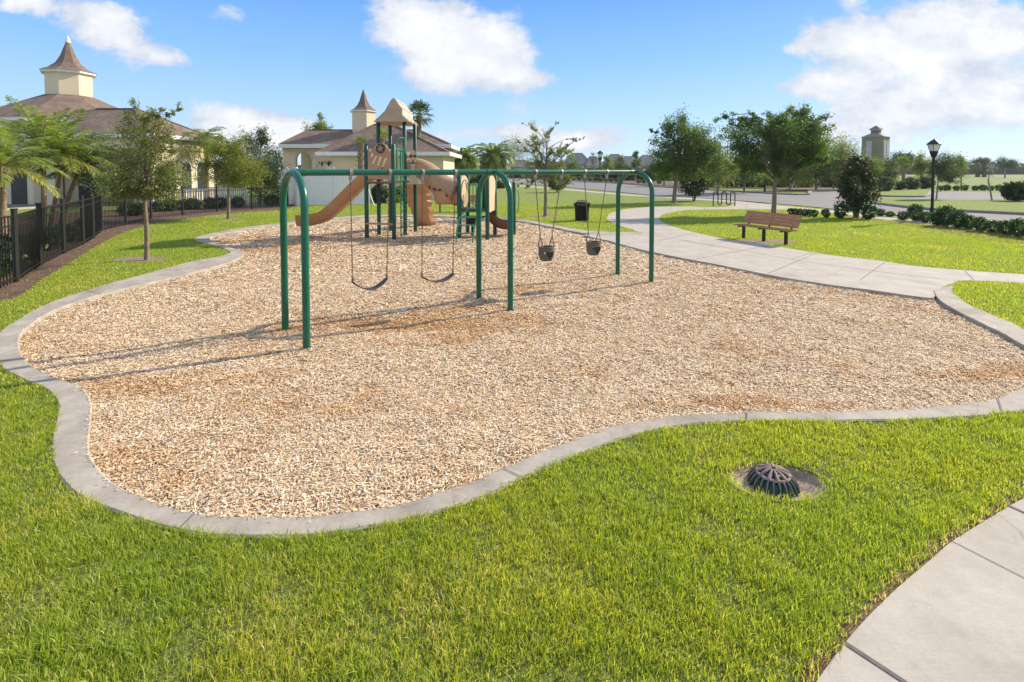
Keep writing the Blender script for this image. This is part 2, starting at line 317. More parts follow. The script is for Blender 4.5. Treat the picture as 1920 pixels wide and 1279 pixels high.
class MB:
    def __init__(s): s.v = []; s.f = []
    def add(s, vs, fs):
        b = len(s.v); s.v += [tuple(p) for p in vs]; s.f += [tuple(i+b for i in f) for f in fs]; return s
    def box(s, x0, x1, y0, y1, z0, z1):
        return s.add([(x0,y0,z0),(x1,y0,z0),(x1,y1,z0),(x0,y1,z0),(x0,y0,z1),(x1,y0,z1),(x1,y1,z1),(x0,y1,z1)],
                     [(0,3,2,1),(4,5,6,7),(0,1,5,4),(1,2,6,5),(2,3,7,6),(3,0,4,7)])
    def obox(s, c, ax, ay, az):
        """box from centre and three half-axis vectors"""
        c, ax, ay, az = map(Vector, (c, ax, ay, az)); p = []
        for k in (-1, 1):
            for i, j in ((-1,-1),(1,-1),(1,1),(-1,1)): p.append(c+ax*i+ay*j+az*k)
        return s.add(p, [(0,3,2,1),(4,5,6,7),(0,1,5,4),(1,2,6,5),(2,3,7,6),(3,0,4,7)])
    def bar(s, a, b, w, h, up=(0,0,1)):
        a, b = Vector(a), Vector(b); d = b-a; L = d.length; d.normalize()
        sx = d.cross(Vector(up)); 
        if sx.length < 1e-4: sx = Vector((1,0,0))
        sx.normalize(); uz = sx.cross(d)
        return s.obox((a+b)/2, d*(L/2), sx*(w/2), uz*(h/2))
    def tube(s, pts, r, n=10, cap=True):
        pts = [Vector(p) for p in pts]; N = len(pts); rs = r if isinstance(r, (list, tuple)) else [r]*N
        b = len(s.v); prev = None
        for i, p in enumerate(pts):
            t = (pts[min(i+1, N-1)]-pts[max(i-1, 0)]).normalized()
            if prev is None:
                a = Vector((0,0,1)) if abs(t.z) < .9 else Vector((1,0,0)); u = t.cross(a).normalized()
            else: u = (prev-t*prev.dot(t)).normalized()
            prev = u; v = t.cross(u)
            for k in range(n):
                an = 2*math.pi*k/n; s.v.append(tuple(p+(u*math.cos(an)+v*math.sin(an))*rs[i]))
        for i in range(N-1):
            for k in range(n):
                k2 = (k+1) % n; s.f.append((b+i*n+k, b+i*n+k2, b+(i+1)*n+k2, b+(i+1)*n+k))
        if cap:
            s.f.append(tuple(b+k for k in range(n))[::-1]); s.f.append(tuple(b+(N-1)*n+k for k in range(n)))
        return s
    def lathe(s, prof, n=16, c=(0,0,0), rot=0.0, cap=True):
        b = len(s.v)
        for (r, z) in prof:
            for k in range(n):
                an = 2*math.pi*k/n+rot; s.v.append((c[0]+r*math.cos(an), c[1]+r*math.sin(an), c[2]+z))
        for i in range(len(prof)-1):
            for k in range(n):
                k2 = (k+1) % n; s.f.append((b+i*n+k, b+i*n+k2, b+(i+1)*n+k2, b+(i+1)*n+k))
        if cap:
            s.f.append(tuple(b+k for k in range(n))[::-1]); s.f.append(tuple(b+(len(prof)-1)*n+k for k in range(n)))
        return s
    def prism(s, poly, z0, z1):
        """poly: xy list; flat slab"""
        n = len(poly); b = len(s.v)
        s.v += [(x, y, z0) for x, y in poly]+[(x, y, z1) for x, y in poly]
        s.f.append(tuple(b+n+k for k in range(n))); s.f.append(tuple(b+k for k in range(n))[::-1])
        for k in range(n): s.f.append((b+k, b+(k+1) % n, b+n+(k+1) % n, b+n+k))
        return s
    def plate(s, poly, origin, ux, uz, th):
        """outline (u,w) on a plane through origin, given thickness"""
        o_, ux, uz = Vector(origin), Vector(ux), Vector(uz); nn = ux.cross(uz).normalized()*th/2
        n = len(poly); b = len(s.v)
        for sg in (-1, 1):
            for u, w_ in poly: s.v.append(tuple(o_+ux*u+uz*w_+nn*sg))
        s.f.append(tuple(b+k for k in range(n))); s.f.append(tuple(b+n+k for k in range(n))[::-1])
        for k in range(n): s.f.append((b+k, b+n+k, b+n+(k+1) % n, b+(k+1) % n))
        return s
    def build(s, name, mat, parent=None, off=(0,0,0), smooth=False, bevel=0):
        me = bpy.data.meshes.new(name)
        me.from_pydata([(x-off[0], y-off[1], z-off[2]) for x, y, z in s.v], [], s.f); me.update()
        bm = bmesh.new(); bm.from_mesh(me); bmesh.ops.recalc_face_normals(bm, faces=bm.faces[:])
        if bevel: 
            bmesh.ops.bevel(bm, geom=[e for e in bm.edges if e.is_manifold and e.calc_face_angle(0) > .6], offset=bevel, segments=2, affect='EDGES', clamp_overlap=True)
        bm.to_mesh(me); bm.free()
        if smooth:
            me.polygons.foreach_set('use_smooth', [True]*len(me.polygons))
            try: me.set_sharp_from_angle(angle=R(40))
            except Exception: pass
        me.materials.append(mat)
        o = bpy.data.objects.new(name, me); COL.objects.link(o)
        if parent is not None: o.parent = parent
        return o

def catmull(P, per=6, closed=False):
    P = [np.array(p, float) for p in P]; n = len(P); out = []
    rngk = range(n if closed else n-1)
    for i in rngk:
        if closed: a, b, c, d = P[(i-1) % n], P[i], P[(i+1) % n], P[(i+2) % n]
        else: a, b, c, d = P[max(i-1, 0)], P[i], P[i+1], P[min(i+2, n-1)]
        for k in range(per):
            t = k/per; out.append(.5*((2*b)+(-a+c)*t+(2*a-5*b+4*c-d)*t*t+(-a+3*b-3*c+d)*t**3))
    if not closed: out.append(P[-1])
    return np.array(out)
def inside(poly, X, Y):
    poly = np.asarray(poly); res = np.zeros(len(X), bool)
    x0, y0 = poly[:, 0], poly[:, 1]; x1, y1 = np.roll(x0, -1), np.roll(y0, -1)
    bb = (X > x0.min()) & (X < x0.max()) & (Y > y0.min()) & (Y < y0.max())
    xi, yi = X[bb], Y[bb]; r = np.zeros(len(xi), bool)
    for a, b, c, d in zip(x0, y0, x1, y1):
        if b == d: continue
        cnd = ((b > yi) != (d > yi)) & (xi < (c-a)*(yi-b)/(d-b)+a); r ^= cnd
    res[bb] = r; return res
def sheet(name, poly, z, mat, skirt=.08, kind='structure'):
    """slab with a top and a downturned edge"""
    pts = [Vector((p[0], p[1])) for p in poly]; n = len(pts)
    vs, _, fs, *_ = delaunay_2d_cdt(pts, [], [list(range(n))], 1, 1e-5)
    V_ = [(v.x, v.y, z) for v in vs]; F_ = [tuple(f) for f in fs]
    b = len(V_); V_ += [(p[0], p[1], z) for p in poly]+[(p[0], p[1], z-skirt) for p in poly]
    for k in range(n): F_.append((b+k, b+(k+1) % n, b+n+(k+1) % n, b+n+k))
    m_ = MB(); m_.v = V_; m_.f = F_; o = m_.build(name, mat)
    if kind: o['kind'] = kind
    return o

# ------------------------------------------------------------------ ground, pit, kerb, paths, roads
ZK, ZL, ZP = .06, .042, .05         # kerb top, lawn floor, path top (the chips lie at about 0)
pairs = [(1750,545,1790,533),(1757,557,1786,542),(1775,572,1796,556),(1797,584,1815,569),(1826,599,1842,582),(1856,613,1870,593),(1885,628,1900,606),(1914,644,1935,622),
 (1960,668,1990,648),(1992,690,2045,688),(1965,712,2005,738),(1920,727,1945,764),(1870,745,1880,775),(1800,757,1800,782),(1700,766,1700,786),(1600,770,1600,788),(1500,771,1500,789),
 (1400,772,1400,789),(1300,776,1315,793),(1230,783,1250,802),(1150,798,1175,819),(1080,820,1115,839),(1020,843,1060,861),(960,868,1000,887),(910,890,950,911),(850,912,885,938),
 (780,935,810,962),(700,953,720,982),(600,964,620,999),(510,967,515,1006),(430,965,415,1003),(368,961,335,994),(310,945,265,974),(258,928,195,951),(206,897,138,923),(179,868,104,882),
 (167,840,96,835),(169,801,103,794),(172,764,109,762),(166,740,100,740),(151,725,78,724),(103,706,45,710),(69,691,15,697),(45,670,-5,680),(36,645,-14,652),(41,624,-5,626),(62,605,25,603),
 (89,588,62,582),(138,567,108,561),(190,552,160,545),(225,543,197,533),(281,530,255,518),(351,513,330,497),(416,496,395,483),(445,485,420,478),(457,477,431,472),(450,470,418,465),
 (430,463,390,457),(402,455,367,451),(392,449,364,447),(408,440,380,441),(450,432,435,430),(528,421,525,418),(624,411,624,408),(700,406,700,403),(806,405.5,806,402.5),(880,408,882,405),
 (968,414,970,410),(1027,424,1029,420),(1069,433,1073,428),(1111,438.5,1116,433),(1152,440,1155,435),(1205,438,1205,434.5)]
inner = catmull([g(a, b, ZK) for a, b, _, _ in pairs], 5); outer = catmull([g(c, d, ZK) for _, _, c, d in pairs], 5)
mb = MB(); N = len(inner)
for i in range(N):
    (ix, iy), (ox, oy) = inner[i], outer[i]; wx, wy = ox-ix, oy-iy; L = math.hypot(wx, wy); ux, uy = wx/L*.015, wy/L*.015
    zw = .004*math.sin(i*.7)
    mb.v += [(ix, iy, -.25), (ix, iy, ZK-.012+zw), (ix+ux, iy+uy, ZK+zw), (ox-ux, oy-uy, ZK+zw), (ox, oy, ZK-.012+zw), (ox, oy, -.1)]
for i in range(N-1):
    for k in range(5): a = i*6+k; mb.f.append((a, a+1, a+7, a+6))
mb.f.append((0,1,2,3,4,5)); mb.f.append(tuple((N-1)*6+k for k in range(6)))
kerb = mb.build('kerb', M['kerb_conc'], smooth=False); kerb['kind'] = 'structure'
mj = MB()          # saw-cut joints across the kerb
for k in range(int(N/5)):
    pass
def cut(m_, p, q, wd, z, h=.0035):
    p, q = Vector((*p, 0)), Vector((*q, 0)); d = (q-p); d.normalize(); sx = Vector((-d.y, d.x, 0))*wd/2
    m_.add([(*(p-sx).xy, z+h), (*(p+sx).xy, z+h), (*(q+sx).xy, z+h), (*(q-sx).xy, z+h)], [(0,1,2,3)])
for (i) in (60, 85, 117, 120+35, 205, 245, 300):
    if i < N: cut(mj, inner[i], outer[i], .008, ZK+.004)

mulch_px = [(1140,451),(1216,471),(1351,497),(1465,519.5),(1573,536),(1622,542),(1730,557)]
mulch_loop = np.vstack([inner[:-14], catmull([g(x, y, ZP) for x, y in mulch_px], 5)])
shape_out = np.vstack([outer, [g(x, y, ZP) for x, y in mulch_px]])
def chip_h(x, y):
    z = .022*noise.noise(Vector((x*.9, y*.9, 0)))+.016*noise.noise(Vector((x*3.1, y*3.1, 4)))+.008*noise.noise(Vector((x*9, y*9, 8)))
    for (px, py, rx, ry, dp) in ((745,612,1.0,.5,.05),(860,578,.9,.5,.045),(1022,520,.9,.5,.03),(1112,505,.8,.5,.03)):
        cx, cy = g(px, py); z -= dp*math.exp(-((x-cx)/rx)**2-((y-cy)/ry)**2)
    return z
# floor of the pit
mid_loop = np.vstack([(inner*.7+outer*.3)[:-3], [g(x, y+1, ZP) for x, y in [(1120,440),(1230,462),(1351,485),(1480,508),(1573,520),(1650,530),(1740,540)]]])
bx0, by0 = mid_loop.min(0); bx1, by1 = mid_loop.max(0)
gx, gy = [], []
yy = by0
while yy < by1:
    st = .10 if yy < 7 else (.18 if yy < 12 else .35)
    row = np.arange(bx0, bx1, st); gx.append(row+rng.uniform(-.3, .3, len(row))*st); gy.append(np.full(len(row), yy)+rng.uniform(-.3, .3, len(row))*st); yy += st
gx = np.concatenate(gx); gy = np.concatenate(gy); ok = inside(mid_loop, gx, gy); gx, gy = gx[ok], gy[ok]
pts = [Vector((float(a), float(b))) for a, b in mid_loop]+[Vector((float(a), float(b))) for a, b in zip(gx, gy)]
vs, _, fs, *_ = delaunay_2d_cdt(pts, [], [list(range(len(mid_loop)))], 1, 1e-5)
mb = MB(); mb.v = [(v.x, v.y, chip_h(v.x, v.y)) for v in vs]; mb.f = [tuple(f) for f in fs]
o = mb.build('mulch_ground', M['mulch'], smooth=True); o['kind'] = 'structure'

# lawn with the pit cut out of it, reaching to the horizon
hole = (inner*.5+outer*.5)
hole = np.vstack([hole[:-3], [g(x, y, ZP) for x, y in [(1215,447),(1351,470),(1500,495),(1640,515),(1745,530)]]])
big = [(-1500,-20),(1500,-20),(1500,2500),(-1500,2500)]
DR = g(1457, 901, ZL)
drain_hole = [(DR[0]+.335*math.cos(a)*1.0, DR[1]+.225*math.sin(a)) for a in np.linspace(0, 2*math.pi, 28, endpoint=False)]
pts = [Vector(p) for p in big]+[Vector((float(a), float(b))) for a, b in hole]+[Vector(p) for p in drain_hole]
nb, nh, nd_ = 4, len(hole), len(drain_hole)
edges = [(i, (i+1) % 4) for i in range(4)]+[(4+i, 4+(i+1) % nh) for i in range(nh)]+[(4+nh+i, 4+nh+(i+1) % nd_) for i in range(nd_)]
vs, _, fs, *_ = delaunay_2d_cdt(pts, edges, [], 0, 1e-5)
cx = np.array([sum(vs[i].x for i in f)/len(f) for f in fs]); cy = np.array([sum(vs[i].y for i in f)/len(f) for f in fs])
kill = inside(hole, cx, cy) | inside(drain_hole, cx, cy)
mb = MB(); mb.v = [(v.x, v.y, ZL) for v in vs]; mb.f = [tuple(f) for f, k in zip(fs, kill) if not k]
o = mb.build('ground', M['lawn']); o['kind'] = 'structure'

# curved path
path_px = [(2250,528),(2100,522),(1920,514),(1812,507),(1710,498),(1652,489),(1564,479),(1506,470),(1447,460),(1411,455),(1360,448),(1330,442),(1275,429),(1248,419),(1236,410),(1243,402),(1270,396),(1302,393.5),
 (1357,392.8),(1440,392.6),(1500,393.5),(1520,391.5),(1440,385),(1388,379.5),(1375,384),(1360,387.2),(1289,387.4),(1224,388),(1180,391.5),(1148,398),(1139,406),(1140,413),(1158,422),(1196,435),(1150,437),(1095,440.5),(1140,451),
 (1216,471),(1351,497),(1465,519.5),(1573,536),(1622,542),(1730,557),(1752,556),(1765,541),(1788,531),(1812,526),(1920,531),(2100,545),(2250,556)]
path_poly = catmull([g(x, y, ZP) for x, y in path_px], 3, True)
sheet('path', path_poly, ZP, M['concrete'], .12)
lj = [(1227,440),(1302,454.5),(1411,473),(1492,488),(1573,499),(1660,511),(1762,523)]
for a, b in zip(lj, lj[1:]): cut(mj, g(*a, ZP), g(*b, ZP), .016, ZP)
for a, b in [((1522,474),(1484,486)),((1660,491),(1612,526)),((1809,508),(1826,525)),((1370,451),(1330,459)),((1300,437),(1235,452)),((1236,412),(1146,411)),((1260,398),(1190,391)),((1440,461),(1300,487)),((1530,475),(1440,513)),((1920,515),(1940,531)),((1402,381),(1400,392)),((1320,388),(1322,393))]:
    cut(mj, g(*a, ZP), g(*b, ZP), .014, ZP)
# roadside walk
swt = [(700,341),(900,345.5),(969,347),(1053,353.5),(1180,365),(1333,373),(1388,377.6),(1464,386),(1574,396),(1642,405.5),(1709,412),(1830,424),(1960,437),(2150,456)]
swb = [(2150,466),(1960,444),(1830,430),(1709,417.5),(1642,410.5),(1574,401),(1486,392.5),(1410,384),(1333,376.5),(1180,367.5),(1053,356),(969,349.5),(900,347.8),(700,342.5)]
walk_poly = [g(x, y, ZP) for x, y in swt+swb]
sheet('sidewalk', walk_poly, ZP+.006, M['concrete'], .1)
# walk at lower right
wk = [(1380,1500),(1450,1390),(1530,1279),(1584,1206),(1622,1162),(1672,1112),(1714,1075),(1750,1045),(1785,1015),(1844,978),(1892,949),(1920,934),(1990,900),(2080,868),(2200,835),(2400,800)]
e1 = catmull([g(x, y, ZP) for x, y in wk], 5)
dirs = np.gradient(e1, axis=0); nrm = np.stack([dirs[:, 1], -dirs[:, 0]], 1); nrm /= np.linalg.norm(nrm, axis=1)[:, None]
e2 = e1+nrm*1.5
near_poly = np.vstack([e1, e2[::-1]])
o = sheet('near_sidewalk', near_poly, ZP, M['concrete'], .14)
es = []; 
for i_, (p_, q_) in enumerate(zip(e1, nrm)):
    w__ = .035+.05*max(0, noise.noise(Vector((i_*.31, 0, 2)))+.25); es.append(p_-q_*w__)
sheet('soil_edge', np.vstack([e1+nrm*.01, np.array(es)[::-1]]), ZL+.0035, M['bed'], .01)
def across(px, py, wd, m_=mj):
    p = np.array(g(px, py, ZP)); i = np.argmin(((e1-p)**2).sum(1)); cut(m_, e1[i], e2[i], wd, ZP)
across(1584, 1206, .022); across(1892, 949, .018); across(1790, 1012, .006); across(2060, 876, .018)
o = mj.build('expansion_joints', M['joint']); o['kind'] = 'structure'

# roads
near_edge = [(560,331),(700,335),(930,341),(969,344),(1053,350.5),(1173,361.5),(1223,366.3),(1340,373.5),(1464,383),(1540,390),(1642,401),(1743,409),(1825,415),(1920,424),(2200,452)]
far_edge = [(2200,380),(1882,363),(1820,360),(1761,360),(1745,362),(1731,369.5),(1642,368),(1610,362),(1573,358),(1520,360),(1497,366),(1320,356),(1223,350),(1173,345.5),(1053,338.5),(969,334),(930,332),(700,327.5),(560,326)]
ZR = .058
road_poly = [g(x, y, ZR) for x, y in near_edge+far_edge]
sheet('road', road_poly, ZR, M['asphalt'], .05)
def kerb_line(name, px, wd=.16, h=.13, z0=.0, mat=None, closed=False):
    P = catmull([g(x, y, ZR) for x, y in px], 4, closed); d = np.gradient(P, axis=0); nn = np.stack([-d[:, 1], d[:, 0]], 1); nn /= np.linalg.norm(nn, axis=1)[:, None]
    m_ = MB(); n_ = len(P)
    for p, q in zip(P, nn):
        a, b = p-q*wd/2, p+q*wd/2
        m_.v += [(a[0], a[1], z0), (a[0], a[1], z0+h), (b[0], b[1], z0+h), (b[0], b[1], z0)]
    for i in range(n_-1 if not closed else n_):
        j = (i+1) % n_
        for k in range(3): m_.f.append((i*4+k, i*4+k+1, j*4+k+1, j*4+k))
    o = m_.build(name, mat or M['kerb_dark']); o['kind'] = 'structure'; return o
kerb_line('road_kerb', near_edge, .15, .095)
kerb_line('road_kerb', far_edge[3:], .25, .19)
isl = [(1625,378),(1642,382.5),(1743,394),(1920,403.5),(2200,420),(2200,372),(1920,375.5),(1820,378),(1739,377),(1642,373)]
ip = catmull([g(x, y, ZR) for x, y in isl], 4, True)
sheet('traffic_island', ip, .19, M['lawn'], .18)
kerb_line('island_kerb', isl, .2, .172, 0.0, closed=True)
# brown beds
def bed(name, px, z): return sheet(name, catmull([g(x, y, z) for x, y in px], 3, True), z, M['bed'], .08)
bed('planting_bed', [(-140,590),(-20,572),(34,556),(70,532),(140,487),(197,453),(239,434),(281,422),(345,411),(410,402.5),(475,397),(540,392),(545,380),(470,380),(380,384),(300,388),(235,392),(150,398),(60,402),(-60,412),(-200,440)], ZL+.006)
bed('far_planting_bed', [(1030,336),(1100,338.5),(1200,345),(1290,350),(1290,344),(1200,339),(1100,335),(1030,333.5)], ZR+.06)
bed('hedge_bed', [(1560,404),(1640,414),(1720,426),(1820,444),(1930,462),(2060,482),(2070,460),(1930,442),(1820,428),(1720,415),(1640,406)], ZL+.006)
bed('cross_planting_bed', [(1325,352),(1420,353),(1500,357),(1600,355),(1600,347),(1420,346),(1325,347)], ZR+.06)
sheet('driveway', [g(x, y, ZL) for x, y in [(-500,420),(-100,396),(90,386),(300,376),(300,368),(60,370),(-500,380)]], ZL+.012, M['asphalt'], .02)
kerb_line('driveway_kerb', [(-500,427),(-100,401),(85,389),(200,383)], .3, .14, 0, M['concrete'])
# bare soil under the two benches, tree rings
def patch(name, px, py, rx, ry, mat, z):
    c_ = g(px, py, z); P = []
    for k in range(26):
        a = 2*math.pi*k/26; r_ = 1+.22*noise.noise(Vector((math.cos(a)*1.6+px, math.sin(a)*1.6, 3)))
        P.append((c_[0]+rx*r_*math.cos(a), c_[1]+ry*r_*math.sin(a)))
    return sheet(name, P, z, mat, .01), P
M['soil'] = vary('bare_soil', (.17,.12,.085), (.32,.245,.185), 9, .95, 30, .9, .02)
soil_polys = []
for (px, py, rx, ry) in ((262,486,.62,.42),(1022,406,.75,.5),(428,411,.6,.4),(1432,452,1.0,.55),(1270,381,.7,.5),(1450,402,.6,.5)):
    soil_polys.append(patch('bare_soil', px, py, rx, ry, M['soil'], ZL+.006)[1])

# ------------------------------------------------------------------ grass blades and wood chips (uncountable stuff)
exclude = [np.vstack([outer*.90+inner*.10, [g(x, y, ZP) for x, y in mulch_px]]), path_poly, np.array(walk_poly), np.array(road_poly), near_poly]
bedpoly = catmull([g(x, y, ZL) for x, y in [(-140,590),(-20,572),(34,556),(70,532),(140,487),(197,453),(239,434),(281,422),(345,411),(410,402.5),(475,397),(540,392),(545,380),(300,372),(-60,380),(-300,440)]], 3, True)
def ring(y0, y1, dens):
    n_ = int(dens*(y1-y0)*2*(1.12*y1+1.2)); Y = rng.uniform(y0, y1, n_); X = rng.uniform(-1, 1, n_)*(1.12*y1+1.2)
    k = np.abs(X) < 1.06*Y+1.2; return X[k], Y[k]
GX, GY, GH, GW, GD = [], [], [], [], []
for (y0, y1, dens, hh, ww) in ((1.9,3.4,15000,.040,.0042),(3.4,4.8,11000,.038,.0048),(4.8,7.5,5200,.036,.0068),(7.5,11,2200,.034,.010),(11,17,900,.034,.015),(17,24,420,.036,.020),(24,34,200,.036,.026)):
    X, Y = ring(y0, y1, dens)
    k = np.ones(len(X), bool)
    for e in exclude: k &= ~inside(e, X, Y)
    k &= ~(inside(bedpoly, X, Y) & (rng.random(len(X)) > .04))
    for e in soil_polys: k &= ~(inside(e, X, Y) & (rng.random(len(X)) > .12))
    q = ((X-DR[0])/.32)**2+((Y-DR[1])/.22)**2; k &= q > .92+rng.normal(0, .2, len(X))
    X, Y = X[k], Y[k]
    # tufty density: thin it where a noise field is low
    keep = np.array([noise.noise(Vector((x*3.1, y*3.1, 0)))+.6*noise.noise(Vector((x*9, y*9, 5))) for x, y in zip(X, Y)]) if y1 < 8 else np.zeros(len(X))
    k = rng.random(len(X)) < np.clip(.90+keep*.70, .12, 1); X, Y = X[k], Y[k]; keep = keep[k]
    wear = np.array([noise.noise(Vector((x*.55, y*.55, 9)))+.5*noise.noise(Vector((x*1.9, y*1.9, 2))) for x, y in zip(X, Y)])
    GD.append(np.clip(wear-.18, 0, 1)*1.3)
    de = np.full(len(X), 9.0)
    if y0 < 5:
        q_ = np.stack([X, Y], 1)
        for i_ in range(0, len(q_), 20000): de[i_:i_+20000] = np.sqrt(((q_[i_:i_+20000, None, :]-e1[None, ::1, :])**2).sum(2).min(1))
    edge = np.clip(1-de/.11, 0, 1); GD[-1] = GD[-1]+edge*.8
    k = rng.random(len(X)) > edge*.85; X, Y, keep, GD[-1] = X[k], Y[k], keep[k], GD[-1][k]
    GX.append(X); GY.append(Y); GH.append(hh*rng.uniform(.5, 1.25, len(X))*(1+.45*np.clip(keep, -.8, .8))); GW.append(np.full(len(X), ww)*rng.uniform(.7, 1.3, len(X)))
X, Y, Hh, Ww = map(np.concatenate, (GX, GY, GH, GW)); n_ = len(X)
a = rng.uniform(0, 2*np.pi, n_); ld = rng.uniform(0, 2*np.pi, n_); lean = np.abs(rng.normal(.55, .42, n_))*Hh
sx, sy = np.cos(a)*Ww/2, np.sin(a)*Ww/2; lx, ly = np.cos(ld)*lean, np.sin(ld)*lean
V5 = np.zeros((n_, 5, 3), np.float32)
V5[:, 0] = np.stack([X-sx, Y-sy, np.full(n_, ZL-.005)], 1); V5[:, 1] = np.stack([X+sx, Y+sy, np.full(n_, ZL-.005)], 1)
V5[:, 2] = np.stack([X-sx*.85+lx*.35, Y-sy*.85+ly*.35, ZL+Hh*.6], 1); V5[:, 3] = np.stack([X+sx*.85+lx*.35, Y+sy*.85+ly*.35, ZL+Hh*.6], 1)
V5[:, 4] = np.stack([X+lx, Y+ly, ZL+Hh], 1)
b = (np.arange(n_)*5)[:, None]
loops = (b+np.array([0,1,3,2,2,3,4])).ravel(); starts = (np.arange(n_)*7)[:, None]+np.array([0,4])
rnd0 = rng.beta(2.2, 2.4, n_); far_ = np.clip((Y-9)/6, 0, 1); rnd0 = rnd0*(1-far_*.55)+.22*far_; dead = np.concatenate(GD)*.42; rnd0 = np.where(rng.random(n_) < dead, rng.uniform(.9, 1, n_), rnd0)
rnd = np.repeat(np.clip(rnd0, 0, 1), 5)
o = np_mesh('grass', V5.reshape(-1, 3), loops, starts.ravel(), M['blade'], rnd=rnd)
tag(o, 'mown green grass growing over the lawns round the chip pit', 'grass', kind='stuff')
print('blades', n_)

CX, CY, CL, CW = [], [], [], []
for (y0, y1, dens, ll, ww) in ((3.0,5.2,7500,.024,.0075),(5.2,7.5,4200,.029,.009),(7.5,11,1900,.036,.0125),(11,17,520,.06,.022),(17,26,130,.09,.035)):
    X, Y = ring(y0, y1, dens)
    k = inside(mulch_loop, X, Y); X, Y = X[k], Y[k]
    CX.append(X); CY.append(Y); CL.append(ll*rng.uniform(.4, 1.7, len(X))*np.where(rng.random(len(X)) < .10, 1.9, 1)); CW.append(ww*rng.uniform(.5, 1.4, len(X)))
ki = rng.integers(0, len(inner)-2, 1500); kf = rng.random(1500)[:, None]; kt = np.clip(rng.exponential(.07, 1500), 0.01, .9)[:, None]
kp = (inner[ki]*(1-kf)+inner[ki+1]*kf)*(1-kt)+(outer[ki]*(1-kf)+outer[ki+1]*kf)*kt
CX.append(kp[:, 0]); CY.append(kp[:, 1]); CL.append(.022*rng.uniform(.4, 1.3, 1500)); CW.append(.007*rng.uniform(.5, 1.3, 1500))
X, Y, Ll, Ww = map(np.concatenate, (CX, CY, CL, CW)); n_ = len(X)
Z = np.array([chip_h(x, y) for x, y in zip(X, Y)])+rng.uniform(.001, .012, n_); Z[-1500:] = ZK+.006
a = rng.uniform(0, 2*np.pi, n_); pt = rng.normal(0, .20, n_); rl = rng.normal(0, .30, n_)
dx = np.stack([np.cos(a)*np.cos(pt), np.sin(a)*np.cos(pt), np.sin(pt)], 1)*Ll[:, None]/2
dy = np.stack([-np.sin(a)*np.cos(rl), np.cos(a)*np.cos(rl), np.sin(rl)], 1)*Ww[:, None]/2
C = np.stack([X, Y, Z], 1); up = np.array([0, 0, 1])*(Ww*.35)[:, None]
tp = rng.uniform(.35, 1, n_)[:, None]
V6 = np.stack([C-dx-dy*tp, C-dx+dy, C+dx+dy*tp, C+dx-dy*.8, C-dy*.9+up, C+dy*.9+up], 1)
b = (np.arange(n_)*6)[:, None]; loops = (b+np.array([0,4,5,1,4,3,2,5])).ravel(); starts = ((np.arange(n_)*8)[:, None]+np.array([0,4])).ravel()
o = np_mesh('wood_chips', V6.reshape(-1, 3), loops, starts, M['chip'], rnd=np.repeat(rng.beta(1.6, 1.5, n_), 6))
tag(o, 'loose bleached wood chips filling the playground pit', 'wood chips', kind='stuff')
print('chips', n_)
# ------------------------------------------------------------------ drain in its hollow
hc = g(1457, 901, ZL)
mb = MB(); rings = [(1.12, ZL+.004), (.9, .012), (.62, -.018), (.0, -.03)]; nk = 28
for rr, z in rings:
    for k in range(nk):
        a = 2*math.pi*k/nk; wv_ = 1+.03*math.sin(3*a)
        mb.v.append((hc[0]+.335*rr*wv_*math.cos(a), hc[1]+.225*rr*wv_*math.sin(a), z))
for i in range(3):
    for k in range(nk): mb.f.append((i*nk+k, i*nk+(k+1) % nk, (i+1)*nk+(k+1) % nk, (i+1)*nk+k))
M['soil_pale'] = vary('sandy_soil', (.26,.19,.135), (.46,.36,.27), 14, .95, 40, .9, .01)
o = mb.build('drain_hollow', M['soil_pale'], smooth=True); o['kind'] = 'structure'
dc = g(1449, 912, -.03); DRr, DH = .163, .138
dr = thing('storm_drain', 'domed slotted drain grate of rusty brown and green metal sunk in the lawn', 'drain', (dc[0], dc[1], -.04))
def dome(r, h, a, el): return (r*math.cos(el)*math.cos(a), r*math.cos(el)*math.sin(a), h*math.sin(el))
mb = MB()
for k in range(22):
    a = 2*math.pi*k/22
    P = [dome(DRr, DH, a, e) for e in np.linspace(0, R(50), 8)]
    mb.tube(P, [.0085]*8, 6)
mb.build('rib', M['drain_green'], dr, smooth=True)['kind'] = 'stuff'
mb = MB()
for k in range(22):
    a = 2*math.pi*(k+.0)/22
    P = [dome(DRr+.006, DH+.006, a, e) for e in np.linspace(R(8), R(54), 8)]
    mb.tube(P, [.0035]*8, 5)
mb.tube([dome(DRr, DH, a, R(50)) for a in np.linspace(0, 2*math.pi, 33)], .010, 6, cap=False)
mb.tube([dome(DRr, DH, a, R(3)) for a in np.linspace(0, 2*math.pi, 33)], .012, 6, cap=False)
mb.tube([dome(DRr, DH, a, R(82)) for a in np.linspace(0, 2*math.pi, 17)], .009, 6, cap=False)
for k in range(11):
    a = 2*math.pi*k/11; mb.tube([dome(DRr, DH+.004, a, e) for e in np.linspace(R(48), R(83), 6)], [.013, .012, .011, .009, .007, .006], 6)
mb.build('crown_ring', M['drain_rust'], dr, smooth=True)
MB().lathe([(.146, 0), (.14, .038), (.112, .08), (.056, .106), (.0, .115)], 24, cap=False).build('inner_shell', M['drain_green'], dr, smooth=True)

